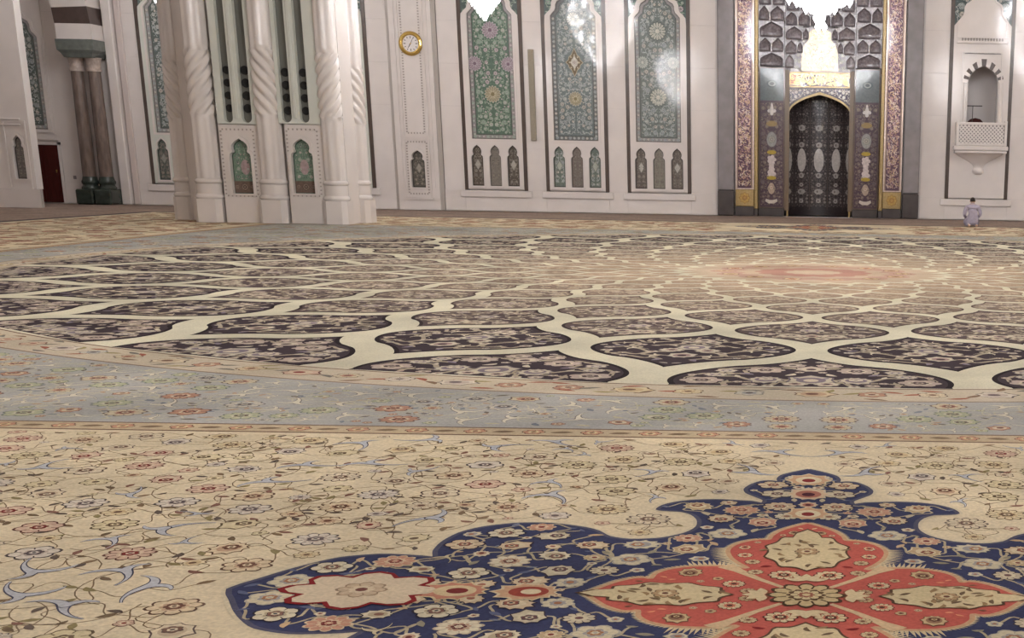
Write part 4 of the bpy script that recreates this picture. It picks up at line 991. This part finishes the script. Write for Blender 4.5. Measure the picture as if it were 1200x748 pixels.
def pilaster(xc, Y, w, zt0, zt1, hand, n=6):
    R = w / 2 * .9; v = []; f = []; nt = 96
    zs = [zm2 + .05] + [zt0 - .12, zt0] + [zt0 + (zt1 - zt0) * i / 64 for i in range(1, 64)] + [zt1, zt1 + .12, 14]
    for z in zs:
        tw = zt0 <= z <= zt1
        for i in range(nt):
            a = 2 * math.pi * i / nt
            if zt0 + .01 < z < zt1 - .01: r = R * (.95 + .12 * (2 * abs(math.cos(n / 2 * (a - hand * 3.0 * (z - zt0) / (R / .34)))) ** 1.3 - 1))
            else: r = R * (.96 + .045 * math.cos(8 * a))
            v.append((xc + r * math.sin(a), Y - r * math.cos(a), z))
    for j in range(len(zs) - 1):
        for i in range(nt): f.append((j * nt + i, j * nt + (i + 1) % nt, (j + 1) * nt + (i + 1) % nt, (j + 1) * nt + i))
    sh = mesh('twisted_shaft', v, f, MARBLE, pier, True)
    lathe('base_moulding', [(R * 1.0, 0), (R * 1.13, .02), (R * 1.16, .06), (R * 1.1, .1), (R * 1.0, .13)], MARBLE, pier, 20, (xc, Y, zm2 - .06))
    lathe('base_drum', [(R * 1.06, 0), (R * 1.06, zm2 - zm1 - .12)], MARBLE, pier, 20, (xc, Y, zm1 + .06))
    lathe('base_moulding', [(R * 1.08, 0), (R * 1.2, .03), (R * 1.22, .07), (R * 1.12, .11), (R * 1.06, .13)], MARBLE, pier, 20, (xc, Y, zm1 - .07))
    w2 = w / 2 * 1.02; c = .12
    pts = [(-w2, .3), (-w2, -w2 * .55), (-w2 + c, -w2 * .95), (w2 - c, -w2 * .95), (w2, -w2 * .55), (w2, .3)]
    v = [(xc + a, Y + b, z) for z in (0, zm1 - .07) for a, b in pts]; k = len(pts)
    f = [(i, (i + 1) % k, (i + 1) % k + k, i + k) for i in range(k)] + [tuple(range(k, 2 * k)), tuple(range(k))[::-1]]
    mesh('plinth', v, f, MARBLE, pier)
for (xa_, xb_, Yq, t0, t1, hd) in ((233, 264, YP + .12, 136, 58, 1), (308, 340, YP + .12, 136, 58, -1), (382, 410, YP + .12, 139, 62, 1), (207.5, 231, YP + 1.35, 140, 70, -1), (410, 436.5, YP + 1.35, 147, 80, -1)):
    a, b = PX(xa_, 245, Yq), PX(xb_, 245, Yq); pilaster((a + b) / 2, Yq, b - a, WZ((xa_ + xb_) / 2, t0, Yq), WZ((xa_ + xb_) / 2, t1, Yq), hd)
PT_PIER = dict(vine=(140, 160, 146), leaf=[(150, 166, 150), (70, 96, 84), (176, 160, 156)], split=((60, 80, 72), (176, 190, 176)), flower=[((60, 80, 72), (150, 172, 154), (170, 150, 150), (190, 196, 184)), ((120, 140, 128), (96, 120, 106), (180, 170, 168), (70, 90, 82))])
for (l_, r_, fl, fr_, y0n, y1n, nl, nr_, slots) in ((263, 309, 258, 300.5, 229, 149, 272.5, 297, (((263.2, 273.6)), ((283.7, 296)))), (339.5, 383, 335.5, 375, 230.5, 152, 344, 369.2, ((330.9, 342.8), (352.2, 363.4)))):
    xa, xb = PX(l_), PX(r_); cx = (PX(nl, 215) + PX(nr_, 215)) / 2; nw = PX(nr_, 215) - PX(nl, 215)
    z0, z1 = PZ(226.5, l_), PZ(162, l_); zmid = PZ(146, l_)
    dado = plate('niche_panel', rect(xa, xb, 0, zmid), [trefoil(cx, z0, nw, z1 - z0)], YP, YP + .3, MARBLE, pier)
    P = Pat(((1, 1), (-1, 1)), cx, 0); one = Pat(); o = trefoil(cx, z0, nw, z1 - z0); one.add(o, (70, 88, 78), 0); tin = lambda d: trefoil(cx, z0 + d, nw - 2 * d, z1 - z0 - 2.3 * d); one.add(tin(.03), (112, 134, 118), 1)
    ins0 = inpoly(tin(.04)); zs0 = z0 + .32
    flora(P, lambda x, z: x < cx - .003 and ins0(x, z) and z > zs0 + .03, (cx - nw / 2, cx, z0, z1), .17, PT_PIER, 51 + int(l_), L=2, rs=(.28, .45), vw=.04, fill=.42)
    one.add(rect(cx - nw / 2 + .01, cx + nw / 2 - .01, z0 + .02, zs0), (110, 92, 82), 3); rosette(one, cx, z0 + .17, .1, ((70, 60, 54), (130, 112, 100), (80, 70, 62), (140, 120, 108)), 8, 0, 4)
    for k in (-1, 1): rosette(one, cx + k * .2, z0 + .17, .06, ((80, 66, 60), (140, 120, 108), (90, 76, 70), (140, 120, 108)), 6, 0, 4)
    disc(one, cx + (.06 if l_ < 300 else 0), z0 + .68, .12, (170, 150, 150), 8, 12, .2)
    one.p += P.p; one.build('niche_tile', vert(YP + .12), TILE, pier)
    plate('niche_moulding', trefoil(cx, z0 - .05, nw + .16, z1 - z0 + .14), [o], YP - .035, YP, MARBLE, pier)
    fx0, fx1 = PX(fl + 1, 190), PX(fr_ - 1, 190); beads('bead_border', max(fx0, xa + .05), min(fx1, xb - .05), z0 - .06, PZ(151.5, l_), YP, pier, step=.1, s=.022)
    # tall slotted louvre above
    sx = []
    for s0, s1 in slots: 
        yb = 141
        if l_ < 300: a, b = PX(s0, 139 if False else 141), PX(s1, 141)
        sx.append((s0, s1))
    if l_ < 300: sl = [(PX(263.3, 141) , PX(273.5, 141)), (PX(284, 141), PX(295.8, 141))]
    else: sl = [(PX(331.2, 142), PX(342.6, 142)), (PX(352.4, 142), PX(363.2, 142))]
    holes = []
    for a, b in sl:
        r = (b - a) / 2; zb = PZ(143.5, l_) + r; holes.append([(b, 13)] + [(a, 13)] + [((a + b) / 2 - r * math.cos(q), zb - r * math.sin(q)) for q in [math.pi * i / 10 for i in range(11)]])
    plate('louvre_panel', rect(min(xa, sl[0][0] - .1), max(xb, sl[1][1] + .1), zmid + .02, 14), holes, YP - .02, YP + .3, MARBLE2, pier)
    for (a, b), hs_ in zip(sl, holes):
        gl = box('louvre_glass', a - .02, b + .02, YP + .14, YP + .2, PZ(146, l_) + .03, 13, GLASS, pier)
        for yy in (81.6, 96.6, 111.5, 126.5):
            zz = PZ(yy + (3 if l_ > 300 else 0), l_); r = (b - a) * .43
            n = 16; v = [((a + b) / 2 + r * math.cos(2 * math.pi * i / n), YP + .1, zz + r * math.sin(2 * math.pi * i / n)) for i in range(n)] + [((a + b) / 2 + r * math.cos(2 * math.pi * i / n), YP + .14, zz + r * math.sin(2 * math.pi * i / n)) for i in range(n)] + [((a + b) / 2, YP + .12, zz)]
            f = [(i, (i + 1) % n, n + (i + 1) % n, n + i) for i in range(n)] + [((i + 1) % n, i, 2 * n) for i in range(n)]
            mesh('round_grille', v, f, BLACK, gl)
    mid = (sl[0][1] + sl[1][0]) / 2; box('mullion_rib', mid - .05, mid + .05, YP - .06, YP - .02, zmid + .15, 14, MARBLE2, pier, bev=.015)

# ------------------------------------------------------------------ left end: pier, door, tile panel, twin column and striped arch
YL = 45.6
lx1 = WX(48.3, 243, YL); lx0 = lx1 - 2.6
t = thing('wall_pier', 'plain white marble pier with a single narrow tiled niche, beside the dark wooden door', 'pillar', ((lx0 + lx1) / 2, YL + .8, 0))
ncx = WX(25, 200, YL); nw = WX(30.7, 205, YL) - WX(19.5, 205, YL) + .05; nz0, nz1 = WZ(25, 209.5, YL), WZ(22, 158.5, YL)
fx0 = lx0 + .06; fx1 = lx1 - .06
plate('pier_shaft', rect(fx0, fx1, .582, 13), [trefoil(ncx, nz0, nw, nz1 - nz0)], YL, YL + .38, MARBLE, t)
prism('pier_core', [(fx0, YL + .38), (fx1, YL + .38), (fx1 - .9, YL + 1.8), (fx0 + .3, YL + 1.8)], .58, 13, MARBLE, t); prism('pier_base', [(lx0, YL - .12), (lx1 + .1, YL - .12), (lx1 - .1, YL + .4), (lx1 - 1.1, YL + 1.9), (lx0 + .3, YL + 1.9)], 0, .58, MARBLE, t)
niche_tile(ncx, nz0, nw, nz1 - nz0, (112, 106, 102), PT_DARK, 81, YL + .1, t)
plate('niche_moulding', trefoil(ncx, nz0 - .05, nw + .16, nz1 - nz0 + .13), [trefoil(ncx, nz0, nw, nz1 - nz0)], YL - .04, YL, MARBLE, t)
for y in (139, 145.5): box('string_moulding', fx0 + .2, fx1 - .25, YL - .06, YL, WZ(30, y + 1.6, YL), WZ(30, y, YL), MARBLE, t, bev=.012)
molding('panel_moulding', WX(12, 200, YL), fx1 - .16, nz0 - .25, nz1 + .4, .05, YL, .035, t); box('sill', WX(15, 215, YL), fx1 - .1, YL - .08, YL, nz0 - .38, nz0 - .3, MARBLE, t)
# door
dx1 = WX(73.3, 215, D); dx0 = dx1 - 1.15; dz = WZ(60, 170)
dr = box('door_1', dx0, dx1, D - .005, D + .06, .02, dz, WOOD, None, bev=.01); tag(dr, 'dark red wooden door under a tall green tile panel', kind='structure')
for k in range(2):
    for a, b in ((.12, .95), (1.05, dz - .12)):
        x0 = dx0 + .1 + k * .5; molding('door_panel_moulding', x0 + .04, x0 + .4, a + .04, b - .04, .035, D - .005, .02, dr, WOOD)
lathe('door_handle', [(.0, 0), (.02, 0), (.022, .05), (.03, .06), (.03, .09), (0, .1)], GOLD, dr, 12, (dx1 - .12, D - .06, 1.05))
box('door_frame_jamb', dx1 + .005, dx1 + .1, D - .05, D + .11, 0, dz + .1, MARBLE, wall_q); box('door_frame_head', dx0 - .1, dx1 + .1, D - .05, D + .11, dz + .01, dz + .1, MARBLE, wall_q)
box('door_frame_jamb', dx0 - .1, dx0 - .005, D - .05, D + .11, 0, dz + .1, MARBLE, wall_q)
# tile panel over the door
tx1 = WX(57.2, 148); tx0 = tx1 - 1.62; tcx = (tx0 + tx1) / 2; tz0 = WZ(50, 151.6); tsh = WZ(45, 44)
t = thing('tile_bay', 'tall green arched tile panel above the dark wooden door', 'tile panel', (tcx, D, tz0))
main_panel(None, 'dark', tcx, tz0, 1.62, tsh - tz0, 1.0, 99, 'arched_tile_panel', D - .008, t)
o = lobed(tcx, tz0, 1.62, tsh - tz0, 1.0); plate('panel_moulding', lobed(tcx, tz0 - .1, 1.86, tsh - tz0 + .1, 1.12), [o], D - .07, D - .001, MARBLE, t)
plate('panel_surround', rect(tx0 - .3, tx1 + .2, tz0 - .14, 9), [lobed(tcx, tz0 - .1, 1.86, tsh - tz0 + .1, 1.12)], D - .03, D - .001, MARBLE, t)
# twin column
YC = D - .55
ccx = WX(117.5, 228, YC); hwid = (WX(138.5, 230, YC) - WX(96.8, 230, YC)) / 2
t = thing('twin_column', 'pair of brown veined marble columns on a dark green plinth under a stone capital', 'column', (ccx, YC, 0))
zq = lambda y: WZ(112, y, YC)
zpl_, zb_, zsh, zcol, zcap0, zcap1 = zq(221.5), zq(208), zq(207), zq(84), zq(68), zq(48)
for s in (-1, 1):
    xs = ccx + s * hwid * .47; R = hwid * .46
    box('plinth', xs - hwid * .52 if s < 0 else ccx + .01, ccx - .01 if s < 0 else xs + hwid * .52, YC - .5, YC + .5, 0, zpl_, GREEN, t, bev=.05)
    lathe('column_base', [(R * 1.02, 0), (R * 1.05, .05), (R * .93, .09), (R * .86, .13), (R * .9, .17), (R * .98, .2), (R * .98, .27), (R * .88, .31), (R * .8, zsh - zpl_)], GREEN, t, 24, (xs, YC, zpl_))
    lathe('shaft', [(R * .78, 0), (R * .76, (zcol - zsh) * .5), (R * .7, zcol - zsh)], SHAFT, t, 24, (xs, YC, zsh))
    lathe('collar', [(R * .86, 0), (R * .88, .05), (R * .76, .08), (R * .78, .2), (R * .84, zcap0 - zcol - .12), (R * .96, zcap0 - zcol)], mat('carved collar stone', (176, 160, 150), .3, var=.25, vscale=12), t, 24, (xs, YC, zcol))
cw = (WX(119, 58, YC) - WX(76, 58, YC)) / 2; capx = (WX(119, 58, YC) + WX(76, 58, YC)) / 2
v = []
for z, k, dp in ((zcap0 - .02, .74, .42), (zcap0 + .12, .86, .48), (zcap0 + .22, 1.0, .55), (zcap1, 1.02, .56)):
    v += [(capx - cw * k, YC - dp, z), (capx + cw * k, YC - dp, z), (capx + cw * k, YC + .5, z), (capx - cw * k, YC + .5, z)]
f = [(j * 4 + i, j * 4 + (i + 1) % 4, j * 4 + 4 + (i + 1) % 4, j * 4 + 4 + i) for j in range(3) for i in range(4)] + [(3, 2, 1, 0), (12, 13, 14, 15)]
mesh('capital', v, f, GREENL, t)
# striped arch springing from the capital
ar = thing('striped_arch', 'arch of alternating dark and white stone blocks rising from the twin column capital', 'arch', (capx, YC, zcap1))
rin, wv = 7.5, WX(115, 30, YC) - WX(73.5, 30, YC)
acx0 = capx - wv / 2 - rin; hgt = .50
for k in range(9):
    a0, a1 = k * hgt / rin, (k + 1) * hgt / rin
    q = [(acx0 + r * math.cos(a), zcap1 + .01 + (r if True else 1) * math.sin(a)) for r, a in ((rin, a0), (rin + wv, a0), (rin + wv, a1), (rin, a1))]
    z_ = [zcap1 + .01 + rin * math.sin(a) for a in (a0, a1)]
    q = [(q[0][0], z_[0]), (q[1][0], z_[0] + .0), (q[2][0], z_[1] + .06 * k), (q[3][0], z_[1])]
    if k: q[1] = (q[1][0], z_[0] + .06 * (k - 1))
    plate('voussoir', q, [], YC - .5, D - .001, VOUS if k % 2 else MARBLE, ar)
# pilasters beside the column
box('wall_pilaster', WX(146, 215) - .02, WX(156, 215), D - .3, D - .001, 0, 9, MARBLE, wall_q, bev=.03)
box('pilaster_edge', WX(157, 215), WX(164, 215), D - .12, D - .001, 0, 9, mat('pale pink marble', (206, 194, 190), .2), wall_q, bev=.02)
p_ = box('wall_socket', WX(88, 208) - .05, WX(88, 208) + .05, D - .03, D, WZ(90, 210), WZ(90, 206), GREY, None, bev=.005); tag(p_, 'small grey wall socket on marble between door and twin column', 'socket')

# ------------------------------------------------------------------ kneeling man
mx_, my_ = flo(1139, 265.5)
mx_, my_ = float(mx_), float(my_)
man = thing('person', 'kneeling person in lavender robe with dark hair, seen from behind, facing the wall', 'person', (mx_, my_, 0))
J = [((0, -.06, .2), .19), ((0, -.05, .36), .165), ((0, .0, .52), .17), ((0, .03, .64), .11), ((0, .06, .7), .052), ((0, .075, .755), .07), ((0, .085, .82), .088), ((0, .085, .868), .06)]
E_ = [(0, 1), (1, 2), (2, 3), (3, 4), (4, 5), (5, 6), (6, 7)]
hand_i = []; foot_i = []
for s in (-1, 1):
    b = len(J); J += [((s * .17, .02, .6), .085), ((s * .245, .0, .46), .062), ((s * .25, .03, .36), .055), ((s * .21, .2, .3), .042), ((s * .17, .3, .275), .033), ((s * .15, .36, .265), .03)]
    E_ += [(3, b), (b, b + 1), (b + 1, b + 2), (b + 2, b + 3), (b + 3, b + 4), (b + 4, b + 5)]
    for k in range(4):
        c = len(J); ox = (k - 1.5) * .02; ln = (.055, .065, .06, .045)[k]
        J += [((s * .15 + ox, .39, .262), .01), ((s * .15 + ox * 1.2, .39 + ln * .6, .25), .009), ((s * .15 + ox * 1.25, .39 + ln, .235), .008)]; E_ += [(b + 5, c), (c, c + 1), (c + 1, c + 2)]
    c = len(J); J += [((s * .15 - s * .045, .345, .265), .011), ((s * .15 - s * .06, .375, .26), .009)]; E_ += [(b + 4, c), (c, c + 1)]
    b = len(J); J += [((s * .11, -.02, .19), .15), ((s * .15, .2, .15), .12), ((s * .16, .42, .1), .085), ((s * .15, .2, .06), .06), ((s * .12, -.12, .06), .05), ((s * .12, -.22, .05), .04), ((s * .12, -.3, .03), .03)]
    E_ += [(0, b), (b, b + 1), (b + 1, b + 2), (b + 2, b + 3), (b + 3, b + 4), (b + 4, b + 5), (b + 5, b + 6)]
me = bpy.data.meshes.new('body'); me.from_pydata([j[0] for j in J], E_, []); bo = bpy.data.objects.new('body', me); COL.objects.link(bo)
sk = bo.modifiers.new('skin', 'SKIN'); sk.use_smooth_shade = True
for i, j in enumerate(J): me.skin_vertices[0].data[i].radius = (j[1], j[1])
me.skin_vertices[0].data[0].use_root = True
sb = bo.modifiers.new('sub', 'SUBSURF'); sb.levels = 2; sb.render_levels = 2
dg = bpy.context.evaluated_depsgraph_get(); dg.update()
me2 = bpy.data.meshes.new_from_object(bo.evaluated_get(dg)); bpy.data.objects.remove(bo)
me2.materials.clear(); me2.materials.append(CLOTH); me2.materials.append(SKIN)
zmin = min(v.co.z for v in me2.vertices)
for v in me2.vertices: v.co.z -= zmin
for p in me2.polygons:
    c = p.center; p.use_smooth = True
    if c.z + zmin > .695 or (c.y > .3 and .2 < c.z < .33) or (c.y < -.21 and c.z < .12): p.material_index = 1
me2.transform(Matrix.Translation((mx_, my_, 0)))
body = link('body', me2, man)
hc = (mx_, my_ + .085, .805 - zmin)
v = []; f = []
for j in range(9):
    ph = math.pi * .62 * j / 8
    for i in range(20):
        a = 2 * math.pi * i / 20; front = max(0, math.sin(a)); p2 = ph * (1 - .45 * front)
        v.append((hc[0] + .082 * math.sin(p2) * math.cos(a), hc[1] - .012 + .098 * math.sin(p2) * math.sin(a), hc[2] + .1 * math.cos(p2)))
for j in range(8):
    for i in range(20): f.append((j * 20 + i, j * 20 + (i + 1) % 20, (j + 1) * 20 + (i + 1) % 20, (j + 1) * 20 + i))
mesh('hair', v, f, HAIR, man, True)
for s in (-1, 1):
    v = [(hc[0] + s * (.08 + .014 * math.cos(q)), hc[1] + .005 + .018 * math.sin(q) * .5, hc[2] - .02 + .03 * math.sin(q)) for q in [2 * math.pi * i / 10 for i in range(10)]] + [(hc[0] + s * .076, hc[1] + .012, hc[2] - .02)]
    mesh('ear', v, [(i, (i + 1) % 10, 10) for i in range(10)], SKIN, man, True)
v = [(mx_ + .064 * math.cos(q) * k, my_ + .065 + .064 * math.sin(q) * k, .72 - zmin + z) for z, k in ((-.035, 1.25), (0, 1.05), (.018, .98)) for q in [2 * math.pi * i / 16 for i in range(16)]]
mesh('collar', v, [(j * 16 + i, j * 16 + (i + 1) % 16, j * 16 + 16 + (i + 1) % 16, j * 16 + 16 + i) for j in range(2) for i in range(16)], CLOTH, man, True)

# ------------------------------------------------------------------ chandeliers
OCT = [(1, 0, 0), (0, 1, 0), (-1, 0, 0), (0, -1, 0), (0, 0, 1.5), (0, 0, -1.8)]
OF = [(0, 1, 4), (1, 2, 4), (2, 3, 4), (3, 0, 4), (1, 0, 5), (2, 1, 5), (3, 2, 5), (0, 3, 5)]
def prof_at(prof, z):
    for (r0, z0), (r1, z1) in zip(prof[:-1], prof[1:]):
        if z0 <= z <= z1: return r0 + (r1 - r0) * (z - z0) / max(1e-6, z1 - z0)
    return 0
def chandelier(label, x, y, z, prof, dz, pitch, size, bulb_r, core_h, ringz, group=None):
    c = thing('chandelier', label, 'chandelier', (x, y, z), group)
    top = prof[-1][1]; V = []; F = []; VB = []; FB = []; k = 0; zz = .02; row = 0
    while zz < top:
        r = prof_at(prof, zz); n = max(3, int(2 * math.pi * r / pitch))
        for i in range(n):
            a = 2 * math.pi * (i + .5 * (row % 2)) / n; p = (x + r * math.cos(a), y + r * math.sin(a), z + zz)
            b = len(V); V += [(p[0] + q[0] * size, p[1] + q[1] * size, p[2] + q[2] * size) for q in OCT]; F += [tuple(b + e for e in t_) for t_ in OF]
            if (i + row) % 3 == 0 and zz > core_h * .5:
                b = len(VB); VB += [(p[0] + q[0] * bulb_r, p[1] + q[1] * bulb_r, p[2] + .06 + q[2] * bulb_r) for q in OCT]; FB += [tuple(b + e for e in t_) for t_ in OF]
        zz += dz if zz > core_h else dz * .45; row += 1
    tag(mesh('crystal_drops', V, F, CRYSTAL, c), kind='stuff'); tag(mesh('bulbs', VB, FB, BULB, c), kind='stuff')
    lathe('glow_shell', [(max(.005, r * .93), q) for r, q in prof if q <= core_h] , CRYSTAL, c, 24, (x, y, z))  # added glowing shell that fills the overexposed tip with white
    for rz in ringz:
        r = prof_at(prof, rz); lathe('gold_ring', [(r * .97, -.04), (r * 1.01, -.02), (r * 1.01, .02), (r * .97, .04), (r * .95, 0), (r * .97, -.04)], GOLD, c, 32, (x, y, z + rz))
    lathe('rod', [(.05, .3), (.05, HC - z - .02)], GOLD, c, 10, (x, y, z))
    lathe('ceiling_rose', [(.05, -.25), (.25, -.12), (.4, -.02), (.4, 0)], GOLD, c, 20, (x, y, HC))
    return c
YCH = CY; tipx, tipz = WX(961, 33, YCH), WZ(961, 33, YCH)
big_prof = [(.03, 0), (.07, .02), (.07, .2), (.17, .22), (.24, .3), (.42, .34), (.5, .42), (.58, .5), (1.1, 1.1), (2.1, 2.0), (3.4, 3.2), (3.9, 4.4), (3.6, 5.6), (2.4, 6.6), (1.2, 7.4), (.5, 8.0)]
chandelier('enormous tiered crystal chandelier hanging over the middle of the round carpet medallion', tipx, YCH, tipz, big_prof, .3, .34, .05, .035, .55, (1.1, 2.0, 3.2, 4.4, 5.6, 6.6))
sp_prof = [(.02, 0), (.12, .12), (.3, .35), (.48, .6), (.9, 1.1), (1.3, 1.7), (1.45, 2.3), (1.1, 2.9), (.5, 3.4)]
YS = 39.7; sx_, sz_ = WX(568, 22.5, YS), WZ(568, 22.5, YS)
YS2 = 43.5; sx2, sz2 = WX(187, 6, YS2), WZ(187, 6, YS2)
pos = [(sx_, YS, sz_, 'crystal chandelier whose tip hangs before the green arched tile panel')]
pos += [(sx2, YS2, sz2, 'crystal chandelier hanging between the twin column and the clustered pier')]
for x, y in ((-sx_, YS), (sx_, 2 * CY - YS), (-sx_, 2 * CY - YS), (-sx2, YS2), (sx2, 2 * CY - YS2), (-sx2, 2 * CY - YS2)) : pos.append((x, y, sz_, 'smaller crystal chandelier hanging near the ceiling of the hall'))
for i, (x, y, z, lb) in enumerate(pos):
    chandelier(lb, x, y, z, sp_prof, .2, .24, .035, .026, .62, (.6, 1.1, 1.7, 2.3), group=None if i < 2 else 'smaller chandeliers of the hall')
